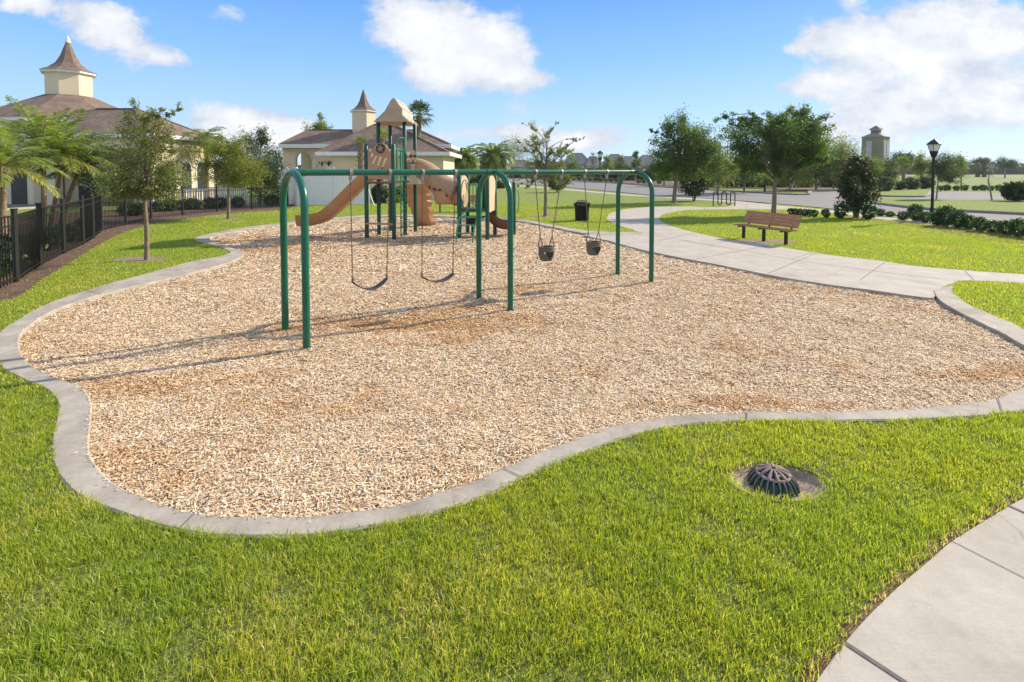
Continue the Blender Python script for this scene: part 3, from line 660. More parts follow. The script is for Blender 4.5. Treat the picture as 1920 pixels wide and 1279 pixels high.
# ------------------------------------------------------------------ swing set
ZB = zat(323, 8.6)
feet = [(g(575,652), g(535,618)), (g(957,580), g(898,560)), (g(1221,530), g(1158,515))]
mids = [((a[0]+b[0])/2, (a[1]+b[1])/2) for a, b in feet]
so = (mids[1][0], mids[1][1], 0)
sw = thing('swing_set', 'glossy green steel swing frame with three arched supports standing in the wood chips', 'swing set', so)
for (f, b_) in feet:
    f, b_ = Vector((*f, 0)), Vector((*b_, 0)); c_ = (f+b_)/2; hv = (f-b_)/2; rz = .42; pts_ = [f+Vector((0,0,-.15)), f+Vector((0,0,ZB-rz))]
    for t in np.linspace(0, math.pi, 17)[1:-1]: pts_.append(c_+hv*math.cos(t)+Vector((0,0,ZB-rz+rz*math.sin(t))))
    pts_ += [b_+Vector((0,0,ZB-rz)), b_+Vector((0,0,-.15))]
    MB().tube(pts_, .046, 16).build('arch_leg', M['green_paint'], sw, so, smooth=True)
for i in (0, 1):
    a, b_ = Vector((*mids[i], ZB)), Vector((*mids[i+1], ZB)); d = (b_-a).normalized()
    MB().tube([a+d*.02, b_-d*.02], .0445, 16).build('crossbar', M['green_paint'], sw, so, smooth=True)
    for e, s_ in ((a, 1), (b_, -1)): MB().tube([e+d*s_*.05, e+d*s_*.15], .052, 16).build('collar', M['green_paint'], sw, so, smooth=True)
def beam_at(px):
    d = ray(px, 323); k = d[0]/d[1]; best = None
    for i in (0, 1):
        (ax, ay), (bx, by) = mids[i], mids[i+1]
        t = (k*ay-ax)/((bx-ax)-k*(by-ay))
        if best is None or 0 <= t <= 1.0: best = Vector((ax+(bx-ax)*t, ay+(by-ay)*t, ZB)) if (best is None or 0 <= t <= 1) else best
        if 0 <= t <= 1: return best
    return best
bdir = Vector((mids[2][0]-mids[0][0], mids[2][1]-mids[0][1], 0)).normalized(); bper = Vector((-bdir.y, bdir.x, 0))
def hanger(p):
    m_ = MB(); n_ = 18
    m_.tube([p-bdir*.022, p+bdir*.022], .053, 16)
    m_.obox(p+Vector((0,0,-.075)), bdir*.018, bper*.022, Vector((0,0,.03)))
    m_.tube([p+Vector((0,0,-.09))+(bper*math.cos(t)*.018+Vector((0,0,math.sin(t)*.026)))+Vector((0,0,-.03)) for t in np.linspace(0, 2*math.pi, 13)], .006, 6, cap=False)
    m_.tube([p-bper*.062+Vector((0,0,-.0)), p+bper*.062], .009, 6)
    m_.build('hanger', M['steel'], sw, so, smooth=True)
def chain(m_, p, q, ln=.036, r=.0045):
    p, q = Vector(p), Vector(q); L = (q-p).length; n_ = max(2, int(L/ln)); d = (q-p)/n_; u = d.normalized().cross(bdir).normalized(); v = d.normalized().cross(u)
    for i in range(n_):
        s_ = u if i % 2 else v; a = p+d*(i-.12); b_ = p+d*(i+1.12)
        for sg in (-1, 1): m_.bar(a+s_*sg*.006, b_+s_*sg*.006, .0055, .0055)
def belt(pxl, pyl, pxr, pyr, sagy, hx1, hx2, label):
    h1, h2 = beam_at(hx1), beam_at(hx2); hanger(h1); hanger(h2)
    e1_ = Vector(at(pxl, pyl, beam_at(pxl).y)); e2_ = Vector(at(pxr, pyr, beam_at(pxr).y))
    mid = (e1_+e2_)/2; sag = zat(sagy, mid.y); root = (mid.x, mid.y, sag)
    t_ = thing('belt_swing', label, 'swing', root, 'belt swings hanging from the near half of the frame')
    m_ = MB(); n_ = 16
    for k in range(n_+1):
        t = k/n_; c_ = e1_.lerp(e2_, t); drop = (1-(2*t-1)**2); z = c_.z*(1)+(sag-mid.z)*drop
        wd = .075*(1-.35*abs(2*t-1)**3); tilt = .35
        for sg, th in ((-1,0),(1,0),(1,-.014),(-1,-.014)): m_.v.append(tuple(Vector((c_.x, c_.y, z+th-.012*sg*tilt))+bper*sg*wd))
    for k in range(n_):
        for j in range(4): m_.f.append((k*4+j, k*4+(j+1) % 4, k*4+4+(j+1) % 4, k*4+4+j))
    m_.f += [(0,1,2,3), (n_*4+3, n_*4+2, n_*4+1, n_*4)]
    m_.build('seat', M['rubber'], t_, root, smooth=True)
    for h_, e in ((h1, e1_), (h2, e2_)):
        m_ = MB(); chain(m_, h_+Vector((0,0,-.13)), e+Vector((0,0,.05)))
        m_.bar(e+Vector((0,0,.055)), e+Vector((0,0,-.015)), .03, .02, bdir)
        m_.build('chain', M['chain'], t_, root)
belt(661, 528, 725, 521, 541, 657, 730, 'black rubber belt swing on chains, nearest to the left arch')
belt(791, 518, 849, 513, 527, 792, 853, 'black rubber belt swing on chains, just left of the middle arch')
def bucket(hx1, hx2, cx, ytop, ybot, label):
    h1, h2 = beam_at(hx1), beam_at(hx2); hanger(h1); hanger(h2)
    c_ = beam_at(cx); zt, zb = zat(ytop, c_.y), zat(ybot, c_.y); hh = zt-zb; root = (c_.x, c_.y, zb)
    t_ = thing('bucket_swing', label, 'swing', root, 'bucket swings hanging from the far half of the frame')
    nA, nR = 36, 12; fr = math.atan2(-1, 0)
    def pt(a, j, s_=1.0):
        t = j/nR; r_ = (.098+.052*min(1, t*2.1)**.6)*s_; zz = zb+hh*t
        ca = math.cos(a); sa = math.sin(a)
        v = bdir*ca*r_*1.0+bper*sa*r_*.82
        if j == nR: pass
        return Vector((c_.x, c_.y, zz))+v
    m_ = MB(); vid = {}
    for lay, s_ in ((0, 1.0), (1, .90)):
        for j in range(nR+1):
            for k in range(nA): vid[lay, j, k] = len(m_.v); m_.v.append(tuple(pt(2*math.pi*k/nA, j, s_)))
    def skip(j, k):
        t = (j+.5)/nR; a = (2*math.pi*(k+.5)/nA)
        for ctr in (math.pi/2, 3*math.pi/2):
            da = abs((a-ctr+math.pi) % (2*math.pi)-math.pi)
            if .10 < t < .66 and da < .80*(t-.06)/.56: return True
        return False
    keep = {(j, k) for j in range(nR) for k in range(nA) if not skip(j, k)}
    for (j, k) in keep:
        k2 = (k+1) % nA
        m_.f.append((vid[0,j,k], vid[0,j,k2], vid[0,j+1,k2], vid[0,j+1,k])); m_.f.append((vid[1,j,k], vid[1,j+1,k], vid[1,j+1,k2], vid[1,j,k2]))
    for k in range(nA):
        k2 = (k+1) % nA; m_.f.append((vid[0,nR,k], vid[0,nR,k2], vid[1,nR,k2], vid[1,nR,k]))
        m_.f.append((vid[0,0,k], vid[1,0,k], vid[1,0,k2], vid[0,0,k2]))
    m_.tube([pt(a, nR) for a in np.linspace(0, 2*math.pi, 37)], .009, 8, cap=False)
    m_.obox(Vector((c_.x, c_.y, zb+.01)), bdir*.05, bper*.08, Vector((0,0,.012)))
    m_.build('seat', M['rubber_grey'], t_, root, smooth=True)
    for h_, s_ in ((h1, -1), (h2, 1)):
        low = Vector((c_.x, c_.y, zt+.20))+bdir*s_*.135
        m_ = MB(); chain(m_, h_+Vector((0,0,-.13)), low)
        for q in (-1, 1): chain(m_, low, Vector((c_.x, c_.y, zt+.005))+bdir*s_*.13+bper*q*.07)
        m_.build('chain', M['chain'], t_, root)
bucket(1003.5, 1052, 1024.5, 463, 488, 'grey rubber bucket swing nearest to the middle arch')
bucket(1096, 1137.5, 1113.5, 454, 478, 'grey rubber bucket swing nearest to the right arch')

# ------------------------------------------------------------------ play structure
GF = lambda px, py: Vector((*g(px, py), 0))
A_, B_, C_, E_, D_, F_ = GF(688,447), GF(739,449), GF(711,440.5), GF(760,441), GF(733,432.6), GF(779,434.5)
G_, I_, J_, H_, K_ = GF(861.5,447.5), GF(914,449), GF(928,440.4), GF(877,438), GF(963.7,439)
po = (-3.6, 17.8, 0)
ps = thing('play_structure', 'green and tan climbing tower with peaked roof, slide and crawl tube in the wood chips', 'playground', po)
def P_(m_, name, mat, sm=True, bevel=0, parent=None): return m_.build(name, mat, parent or ps, po, smooth=sm, bevel=bevel)
def zz(py, v): return zat(py, v.y)
for v, top in ((A_,270),(B_,270),(C_,227),(D_,232),(E_,227),(F_,232),(G_,321),(I_,321),(J_,326),(H_,326),(K_,341)):
    z1 = zz(top, v); m_ = MB().tube([v+Vector((0,0,-.1)), v+Vector((0,0,z1-.03)), v+Vector((0,0,z1))], [.066,.066,.045], 14); P_(m_, 'post', M['green_dark'])
zd = 1.83; up = Vector((0,0,1))
def quadslab(pts4, z0, z1, name, mat): m_ = MB(); m_.prism([(p.x, p.y) for p in pts4], z0, z1); return P_(m_, name, mat, False)
quadslab([A_, B_, E_, C_], zd-.05, zd, 'deck', M['brown_plastic'])
quadslab([C_, E_, F_, D_], zd-.047, zd+.003, 'deck', M['brown_plastic'])
# roof: gable of moulded plastic, sides swept in
yf, yb = C_.y-.35, D_.y+.25
xl, xr, xm = at(701, 228, yf)[0], at(766, 228, yf)[0], at(738, 184, yf)[0]
ze, zr = zat(228, yf), zat(184, yf)
prof = [(xl-.02, ze), (xl+.05, ze+.045), (xl+.22, ze+.20), ((xl+xm)/2+.05, ze+.36), (xm-.12, zr-.12), (xm-.03, zr-.005), (xm+.03, zr-.005), (xm+.10, zr-.12), ((xr+xm)/2+.03, ze+.40), (xr-.22, ze+.22), (xr-.05, ze+.05), (xr+.02, ze)]
m_ = MB(); nY = 10; np_ = len(prof)
for i in range(nY+1):
    y = yf+(yb-yf)*i/nY
    for j, (x, z) in enumerate(prof): m_.v.append((x, y, z+.010*math.sin(i*2.1+j)*(0 < i < nY)))
for i in range(nY):
    for j in range(np_-1): m_.f.append((i*np_+j, i*np_+j+1, (i+1)*np_+j+1, (i+1)*np_+j))
m_.f.append(tuple(range(np_))); m_.f.append(tuple(nY*np_+j for j in range(np_))[::-1])
m_.f.append((0, nY*np_, nY*np_+np_-1, np_-1))
# lapped shakes on both slopes
P_(m_, 'roof', M['tan_roof'], False)
m_ = MB()
for k in range(4):
    for side in (1, -1):
        a, b_ = (prof[11-k-1], prof[11-k-2]) if side > 0 else (prof[k+1], prof[k+2])
        for q in range(9):
            y0 = yf+.02+(yb-yf-.04)*q/9; y1 = y0+(yb-yf-.04)/9-.012; o_ = .012+.008*((q*7+k*3) % 3)
            m_.add([(a[0]+side*o_, y0, a[1]+o_), (a[0]+side*o_, y1, a[1]+o_), (b_[0]+side*.006, y1, b_[1]+.006), (b_[0]+side*.006, y0, b_[1]+.006), (a[0], y0, a[1]), (a[0], y1, a[1])],
                   [(0,1,2,3), (0,4,5,1)])
P_(m_, 'roof_shakes', M['roof_sunlit'], False)
# front panel with round swirl window and slanted slots, their lit edges painted as pale plates
ab = (B_-A_); abn = ab.normalized(); L_ = ab.length; zl, zh = zz(336, A_), zz(276, A_)
m_ = MB(); hp = zh-zl; pl = [(.07, 0), (L_-.07, 0), (L_-.07, hp*.88), (L_-.2, hp*.95)]
for t in np.linspace(0, math.pi, 11): pl.append((L_*.55+.24*math.cos(t), hp*.93+.20*math.sin(t)))
pl += [(.2, hp*.95), (.07, hp*.93)]
pn = abn.cross(up); base = A_+Vector((0,0,zl)); m_.plate(pl, base, abn, up, .045)
front_panel = P_(m_, 'front_panel', M['tan_plastic'], False)
fo = -abn.cross(up).normalized()
if fo.y > 0: fo = -fo
fo = fo
dcn = base+abn*L_*.55+up*(hp*.95)+fo*.0
m_ = MB(); m_.tube([dcn+fo*.020, dcn+fo*.040], .155, 24); P_(m_, 'swirl_window', M['black_paint'], False, parent=front_panel)
m_ = MB()
for k in range(6):
    pts_ = []
    for t in np.linspace(.12, 1, 7):
        a = k*math.pi/3+t*1.5; pts_.append(dcn+fo*.043+(abn*math.cos(a)+up*math.sin(a))*(.125*t))
    m_.tube(pts_, .010, 5)
m_.tube([dcn+fo*.043+(abn*math.cos(a)+up*math.sin(a))*.03 for a in np.linspace(0, 6.283, 13)], .008, 5, cap=False)
P_(m_, 'swirl_arms', M['tan_light'], parent=front_panel)
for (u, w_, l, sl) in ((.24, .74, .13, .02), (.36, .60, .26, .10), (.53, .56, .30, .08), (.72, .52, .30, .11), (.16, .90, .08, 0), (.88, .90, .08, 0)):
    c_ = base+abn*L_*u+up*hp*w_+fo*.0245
    m_ = MB(); m_.plate([(-.025-sl, -l/2), (.025-sl, -l/2), (.05+sl*.3, l/2), (-.04+sl*.3, l/2)], c_, abn, up, .012); P_(m_, 'slot', M['slot_lit'], False, parent=front_panel)
for (u, w_, l) in ((.44, .26, .16), (.60, .34, .24)):
    c_ = base+abn*L_*u+up*hp*w_+fo*.0245
    m_ = MB(); m_.plate([(-.035, -l/2), (.02, -l/2), (.035, l/2), (.0, l/2)], c_, abn, up, .007); P_(m_, 'slot', M['dark_open'], False, parent=front_panel)
m_ = MB(); z_ = zz(419, A_); m_.bar(A_+up*z_, B_+up*z_, .16, .05); P_(m_, 'step', M['tan_plastic'], False)
# trough slide, swept along its run
def trough(path, yc, half, wall, name, mat, th=.035):
    path = catmull(path, 5); prof_ = [(-half-.03, wall), (-half-.02, wall*.3), (-half*.7, -.06), (half*.7, -.06), (half+.02, wall*.3), (half+.03, wall)]
    inn = [(half-.005, wall), (half-.02, wall*.34), (half*.62, -.02), (-half*.62, -.02), (-half+.02, wall*.34), (-half+.005, wall)]
    pf = prof_+inn; m_ = MB(); n_ = len(path); k_ = len(pf)
    for i, (x, z) in enumerate(path):
        d = path[min(i+1, n_-1)]-path[max(i-1, 0)]; d = d/np.linalg.norm(d); nx, nz = (-d[1], d[0]) if d[0] > 0 else (d[1], -d[0])
        for (s_, h_) in pf: m_.v.append((x+nx*h_, yc+s_, z+nz*h_))
    for i in range(n_-1):
        for j in range(k_): m_.f.append((i*k_+j, i*k_+(j+1) % k_, (i+1)*k_+(j+1) % k_, (i+1)*k_+j))
    m_.f.append(tuple(range(k_))); m_.f.append(tuple((n_-1)*k_+j for j in range(k_)))
    return P_(m_, name, mat)
ys = 17.55; sp_ = [(at(x, y, ys)[0], at(x, y, ys)[2]-.10) for x, y in ((704,327),(690,335),(661,363),(634,389),(613,406),(585,413.5),(561,414))]
trough(sp_, ys, .30, .32, 'slide', M['slide_tan'])
# crawl tube from the upper deck down to the low deck
cp = [(764,315,18.5),(784,315,18.4),(805,326,18.2),(828,348,17.9),(862,363,17.55)]
path = catmull([at(x, y, Y) for x, y, Y in cp], 8); rad = np.linspace(.30, .43, len(path))
m_ = MB(); m_.tube([Vector(p) for p in path], list(rad), 28, cap=False); tubeo = P_(m_, 'crawl_tube', M['tan_plastic'])
for i in (2, 20, len(path)-2):
    m_ = MB()
    d = Vector(path[min(i+1, len(path)-1)]-path[i-1]).normalized(); c_ = Vector(path[i]); m_.tube([c_-d*.018, c_+d*.018], rad[i]+.018, 28)
    P_(m_, 'flange', M['tan_plastic'], parent=tubeo)
for hx_, hy_ in ((1108,575),(1060,572),(1143,667),(1187,676),(1228,713),(1092,660),(1020,560)):
    px, py = 520+hx_/3.84, 180+hy_/3.84
    best = min(range(len(path)), key=lambda i: (path[i][0]-at(px, py, path[i][1])[0])**2+(path[i][2]-at(px, py, path[i][1])[2])**2)
    pc = Vector(path[best]); q = Vector(at(px, py, pc.y-rad[best]*.8)); dv = (q-pc); d = Vector(path[min(best+1, len(path)-1)]-path[best-1]).normalized(); dv -= d*dv.dot(d); dv.normalize()
    s_ = pc+dv*(rad[best]-.02)+d*((q-pc).dot(d)); m_ = MB(); m_.tube([s_, s_+dv*.034], .055, 12); P_(m_, 'port_hole', M['hole_dark'], False, parent=tubeo)
m_ = MB(); hx0, hx1 = at(820, 370, 17.8)[0], at(861, 370, 17.6)[0]; m_.v = []
zt_, zb_ = zat(360, 17.6), zat(383, 17.4)
m_.add([(hx0, 17.38, zb_), (hx1, 17.28, zb_), (hx1, 17.95, zb_), (hx0, 17.95, zb_), (hx0-.12, 17.42, zt_+.05), (hx1, 17.25, zt_), (hx1, 17.95, zt_), (hx0-.12, 17.95, zt_+.05)], [(0,3,2,1),(4,5,6,7),(0,1,5,4),(1,2,6,5),(2,3,7,6),(3,0,4,7)])
P_(m_, 'tube_hood', M['slide_tan'], False, .04)  # orange tone stands in for light shining through the plastic
# moulded rock climber on the far side
rc = [((772,346),19.0,.40),((776,360),19.5,.42),((780,376),19.9,.40),((787,395),20.3,.34),((795,424),20.8,.27)]
m_ = MB(); cl = catmull([(*at(a[0], a[1], Y), hw) for a, Y, hw in rc], 5); n_ = len(cl)
for i, (x, y, z, hw) in enumerate(cl):
    z = max(z, -.05); j1, j2 = .03*math.sin(i*2.3), .04*math.sin(i*1.7+1)
    m_.v += [(x-hw+j1, y, z), (x+hw+j2, y+.05, z+.02), (x+hw+.14+j2, y+.28, z), (x-hw+.1, y+.22, z-.05)]
for i in range(n_-1):
    for j in range(4): m_.f.append((i*4+j, i*4+(j+1) % 4, i*4+4+(j+1) % 4, i*4+4+j))
m_.f += [(0,1,2,3), ((n_-1)*4+3, (n_-1)*4+2, (n_-1)*4+1, (n_-1)*4)]
P_(m_, 'rock_climber', M['tan_plastic'])
# carved face panels
def face_panel(p, q, z0, z1, mat, eyes=True, slot=False):
    d = (q-p); L = d.length; d.normalize(); h = z1-z0; m_ = MB()
    pl = [(.05, 0), (L-.05, 0), (L-.05, h*.34), (L-.12, h*.5), (L-.05, h*.62), (L-.05, h*.84), (L*.72, h*.97), (L*.5, h), (L*.28, h*.97), (.05, h*.84), (.05, h*.62), (.12, h*.5), (.05, h*.34)]
    m_.plate(pl, p+up*z0, d, up, .06); pan = P_(m_, 'face_panel', mat, False)
    nn = d.cross(up); 
    if nn.dot(Vector((0,-1,0))+Vector((-.2,0,0))) < 0: nn = -nn
    for (u, w_) in ((.3, .82), (.7, .82)):
        c_ = p+d*L*u+up*(z0+h*w_); m_ = MB(); m_.tube([c_+nn*.025, c_+nn*.045], .055, 10); P_(m_, 'eye_hole', M['hole_dark'], False, parent=pan)
    c_ = p+d*L*.5+up*(z0+h*(.62 if not slot else .3)); m_ = MB()
    if slot:
        for k in range(5): m_.obox(c_+d*(k-2)*.11+nn*.035, d*.02, nn*.008, up*h*.22)
    else: m_.obox(c_+nn*.035, d*.12, nn*.008, up*.02); m_.obox(c_+nn*.035+up*.06, d*.02, nn*.010, up*.05)
    P_(m_, 'carving', M['hole_dark'] if not slot else M['tan_plastic'], False, parent=pan)
face_panel(E_.lerp(F_, .0)+Vector((.10,.05,0)), E_.lerp(F_, .0)+Vector((.42,.12,0)), zz(346, E_), zz(281, E_), M['tan_light'])
face_panel(G_, H_, .97, zat(329, 17.4), M['tan_light'])
face_panel(I_, J_, .86, zat(329, 17.2), M['tan_light'], slot=True)
# side barrier and loop ladder of the tower
def loop(pts, r, name, mat, n=8): m_ = MB(); m_.tube(pts, r, n); return P_(m_, name, mat)
m_ = MB()
for t in (.12, .30, .62, .84):
    p = B_.lerp(E_, t); m_.tube([p+up*1.86, p+up*(zz(277, B_))], .03, 8)
for z_ in (1.9, zz(279, B_)): m_.tube([B_+up*z_, E_+up*z_], .022, 8)
P_(m_, 'barrier', M['green_light'])
p, q = Vector(at(745,290,17.2)), Vector(at(757,290,17.4)); z1 = zat(258, 17.3)
loop([p, Vector((p.x, p.y, z1-.12)), Vector((p.x+.06, p.y, z1-.02)), Vector((q.x, q.y, z1)), Vector((q.x+.05, q.y, z1-.1)), q], .022, 'handle', M['green_light'])
lp, lq = Vector((*g(752,446), 0)), Vector((*g(758.5,445), 0)); m_ = MB()
m_.tube([lp+up*(-.05), lp+up*1.95], .02, 8)
for k in range(7):
    z0_ = .12+k*.26; m_.tube([lp+up*z0_, lp+Vector((.08,-.02,z0_+.0)), lp+Vector((.16,-.03,z0_+.05)), lp+Vector((.18,-.03,z0_+.13)), lp+Vector((.12,-.02,z0_+.2)), lp+up*(z0_+.2)], .014, 6)
P_(m_, 'loop_ladder', M['green_light'])
# low deck
quadslab([G_, I_, J_, H_], .88, .95, 'deck', M['green_dark'])
m_ = MB(); m_.bar(G_+up*.93, I_+up*.93, .09, .11); m_.bar(G_.lerp(I_, .12)+up*.72, G_.lerp(I_, .9)+up*.72, .25, .05); P_(m_, 'deck_edge', M['green_dark'], False)
m_ = MB()
for t in np.linspace(.08, .92, 8): p = H_.lerp(J_, t); m_.tube([p+up*.93, p+up*1.72], .017, 6)
m_.tube([H_+up*1.73, J_+up*1.73], .02, 8); P_(m_, 'railing', M['green_light'])
p = Vector(at(904, 392, 17.0)); q = Vector(at(912.5, 392, 17.3)); m_ = MB(); m_.plate([(0,0),((q-p).length,0),((q-p).length,1.0),(.06,.86),(0,.75)], Vector((p.x,p.y,.95)), Vector((q.x-p.x,q.y-p.y,0)).normalized(), up, .03); P_(m_, 'side_panel', M['green_light'], False)
c_ = Vector(at(872, 364, 16.95)); loop([c_+Vector((.13*math.cos(t), 0, .46*math.sin(t))) for t in np.linspace(0, 6.283, 25)], .016, 'handle', M['green_light'])
c_ = K_+Vector((.10,-.05,1.15)); loop([c_+Vector((.07*math.sin(t), 0, .40*math.cos(t))) for t in np.linspace(0, 3.1416, 13)], .016, 'handle', M['green_light'])
st = lambda x, y, Y: Vector(at(x, y, Y))
fl, fr_ = Vector((*g(855,455), 0)), Vector((*g(886,457), 0)); m_ = MB()
ry = (fl.y+fr_.y)/2
for pts_ in ([(855,455),(856,430),(859,412),(866,401),(876,396)], [(886,457),(888,432),(892,414),(898,403),(906,397)]):
    m_.tube([Vector((st(x, y, ry).x, ry+max(0,(448-y))*.008, max(0, zat(y, ry)))) for x, y in pts_], .024, 8)
for y in (438, 423, 408): 
    a, b_ = st(857 if y > 410 else 862, y, ry), st(888 if y > 410 else 894, y, ry); m_.bar(Vector((a.x, ry+.08, a.z)), Vector((b_.x, ry+.08, b_.z)), .09, .035)
P_(m_, 'step_ladder', M['green_light'])
a, b_ = at(878, 408, 17.6), at(893, 423, 17.6); m_ = MB(); m_.box(a[0], b_[0], 17.45, 17.8, b_[2], a[2]); pod = P_(m_, 'step_pod', M['black_plastic'], False, .03)
m_ = MB(); m_.tube([((a[0]+b_[0])/2, 17.62, b_[2]), ((a[0]+b_[0])/2, 17.62, -.05)], .04, 8); P_(m_, 'pod_leg', M['black_paint'], parent=pod)
trough([(at(x, y, 17.6)[0], at(x, y, 17.6)[2]-.08) for x, y in ((914,398),(920,407),(930,416),(944,421),(962,421.5))], 17.6, .30, .20, 'low_slide', M['brown_plastic'])

# ------------------------------------------------------------------ benches, bin, bike rack
def bench(name, label, loc, rz, L):
    t_ = thing(name, label, 'bench', loc, None, rz); tag(t_, group='slatted park benches')
    for k in range(4): y = -.28+k*.105; MB().box(-L/2, L/2, y, y+.09, .42, .455).build('seat_slat', M['bench_wood'], t_, bevel=.006)
    for k in range(4):
        z0 = .50+k*.095; c_ = Vector((0, .165+.045*k, z0+.04)); MB().obox(c_, (L/2, 0, 0), (0, .016, -.006), (0, .018, .042)).build('back_slat', M['bench_wood'], t_, bevel=.006)
    for x in (-L*.39, 0, L*.39):
        m_ = MB(); m_.box(x-.035, x+.035, -.09, -.02, -.05, .42); m_.bar((x, -.28, .40), (x, .16, .40), .05, .04); m_.bar((x, .13, .40), (x, .345, .88), .04, .03, (0,1,0))
        m_.build('leg', M['black_paint'], t_)
gb = g(1434.5, 453, ZL); bench('park_bench', 'brown slatted bench on black legs standing beside the curved path', (gb[0], gb[1], ZL), R(-67.9), 2.0)
gb = g(858, 398, ZL); bench('park_bench', 'brown slatted bench half hidden behind the climbing tower and its crawl tube', (gb[0], gb[1]+.1, ZL), R(4), 2.35)
gb = g(1091, 414, ZL); t_ = thing('litter_bin', 'black slatted litter bin with flared rim and domed lid on the lawn', 'litter bin', (gb[0], gb[1], ZL))
m_ = MB()
for k in range(26):
    a = 2*math.pi*k/26; c_, s_ = math.cos(a), math.sin(a); pr = [(.27,.03),(.275,.3),(.285,.58),(.31,.68),(.365,.76)]
    m_.tube([(r_*c_, r_*s_, z) for r_, z in pr], .022, 4)
for z, r_ in ((.05,.268),(.62,.285)): m_.tube([(r_*math.cos(a), r_*math.sin(a), z) for a in np.linspace(0, 6.283, 29)], .018, 6, cap=False)
m_.build('slatted_body', M['black_paint'], t_)
MB().lathe([(.245,.02),(.25,.66)], 24).build('liner', M['black_plastic'], t_, smooth=True)
m_ = MB(); m_.tube([(.275*math.cos(a), .275*math.sin(a), .70+.015*math.sin(a*9)) for a in np.linspace(0, 6.283, 60)], .012, 5, cap=False); m_.build('bag_edge', M['white_paint'], t_)
m_ = MB().lathe([(.30,.73),(.29,.79),(.22,.83),(.12,.83),(.10,.79)], 24, cap=False); m_.tube([(-.2,0,.84),(-.19,0,.88),(.19,0,.88),(.2,0,.84)], .016, 6); m_.build('lid', M['black_paint'], t_, smooth=True)
gb = g(1357.5, 387, ZL); s_ = gb[1]/FPX; t_ = thing('bike_rack', 'black bent tube bike rack with three hoops beside the curved path', 'bike rack', (gb[0], gb[1], ZL))
pts_ = []; xs = [-20.3,-11.5,-4.5,4.5,12,20.3]
def arc(xa, xb, zc, sg): return [((xa+xb)/2*s_-math.cos(t)*(xb-xa)/2*s_, 0, zc+sg*math.sin(t)*(xb-xa)/2*s_) for t in np.linspace(0, math.pi, 9)]
zt_, zb_ = .74, .22
pts_ = [(xs[0]*s_, 0, -.05), (xs[0]*s_, 0, zt_*.6)]
for i in range(5): pts_ += arc(xs[i], xs[i+1], zt_ if i % 2 == 0 else zb_, 1 if i % 2 == 0 else -1)
pts_ += [(xs[5]*s_, 0, zt_*.6), (xs[5]*s_, 0, -.05)]
MB().tube(pts_, .032, 8).build('bent_tube', M['black_paint'], t_, smooth=True)

# ------------------------------------------------------------------ lamps and posts
def lamp(label, x, y, h, sc, z0=ZL):
    t_ = thing('street_lamp', label, 'street lamp', (x, y, z0), 'black lantern lamp posts'); k = sc
    MB().lathe([(.14*k,0),(.14*k,.05*k),(.09*k,.12*k),(.085*k,.5*k),(.06*k,.58*k)], 12).build('base', M['black_paint'], t_, smooth=True)
    zt = h-.95*k
    MB().lathe([(.058*k,.5*k),(.048*k,zt)], 12).build('pole', M['black_paint'], t_, smooth=True)
    MB().lathe([(.048*k,zt-.01),(.09*k,zt+.03*k),(.05*k,zt+.10*k),(.10*k,zt+.20*k),(.145*k,zt+.36*k),(.155*k,zt+.42*k)], 12).build('lamp_cup', M['black_paint'], t_, smooth=True)
    MB().lathe([(.135*k,zt+.42*k),(.215*k,zt+.70*k)], 8).build('lamp_glass', M['lamp_glass'], t_)
    for q in range(4):
        m_ = MB(); a = q*math.pi/2+.78; m_.bar((.14*k*math.cos(a), .14*k*math.sin(a), zt+.42*k), (.225*k*math.cos(a), .225*k*math.sin(a), zt+.70*k), .018*k, .018*k)
        m_.build('cage_bar', M['black_paint'], t_)
    MB().lathe([(.275*k,zt+.70*k),(.265*k,zt+.73*k),(.16*k,zt+.83*k),(.07*k,zt+.90*k),(.02*k,zt+.93*k),(.02*k,h)], 8).build('cap', M['black_paint'], t_)
gb = g(1747, 414, ZL); lamp('tall black lantern lamp post rising out of the dark hedge', gb[0], gb[1], zat(262, gb[1]), 1.0)
lamp('distant black lantern lamp post above the planted far roadside, left of the far swing arch', *at(1125, 340, 105)[:2], zat(283, 105), 2.6, .1)
lamp('distant black lantern lamp post just above the far swing arch', *at(1189, 340, 108)[:2], zat(289, 108), 2.4, .1)
lamp('black lamp post partly covered by the crown of the big spreading tree', *g(1434, 362, ZL), zat(268, g(1434,362)[1]), 1.2)
def post(name, label, cat, px, py, pyt, lean, r, mat, sign=None, head=False):
    gb = g(px, py, ZL); h = zat(pyt, gb[1]); t_ = thing(name, label, cat, (gb[0], gb[1], ZL))
    MB().tube([(0,0,-.05), (lean, 0, h)], r, 8).build('post', mat, t_)
    if sign: MB().box(lean-sign, lean+sign, -.03, -.02, h-.35, h+.25).build('sign_plate', M['steel'], t_)
post('sign_post', 'thin grey sign post leaning on the traffic island at right', 'sign post', 1861, 380, 338, -.35, .05, M['steel'], .04)
post('tree_stake', 'short pale leaning stake by the shrubs behind the spreading tree', 'stake', 1485, 353, 336, .35, .05, M['white_paint'])
post('tree_stake', 'white slanted stake on the lawn right of the slide', 'stake', 702, 386, 350, -.45, .04, M['white_paint'])

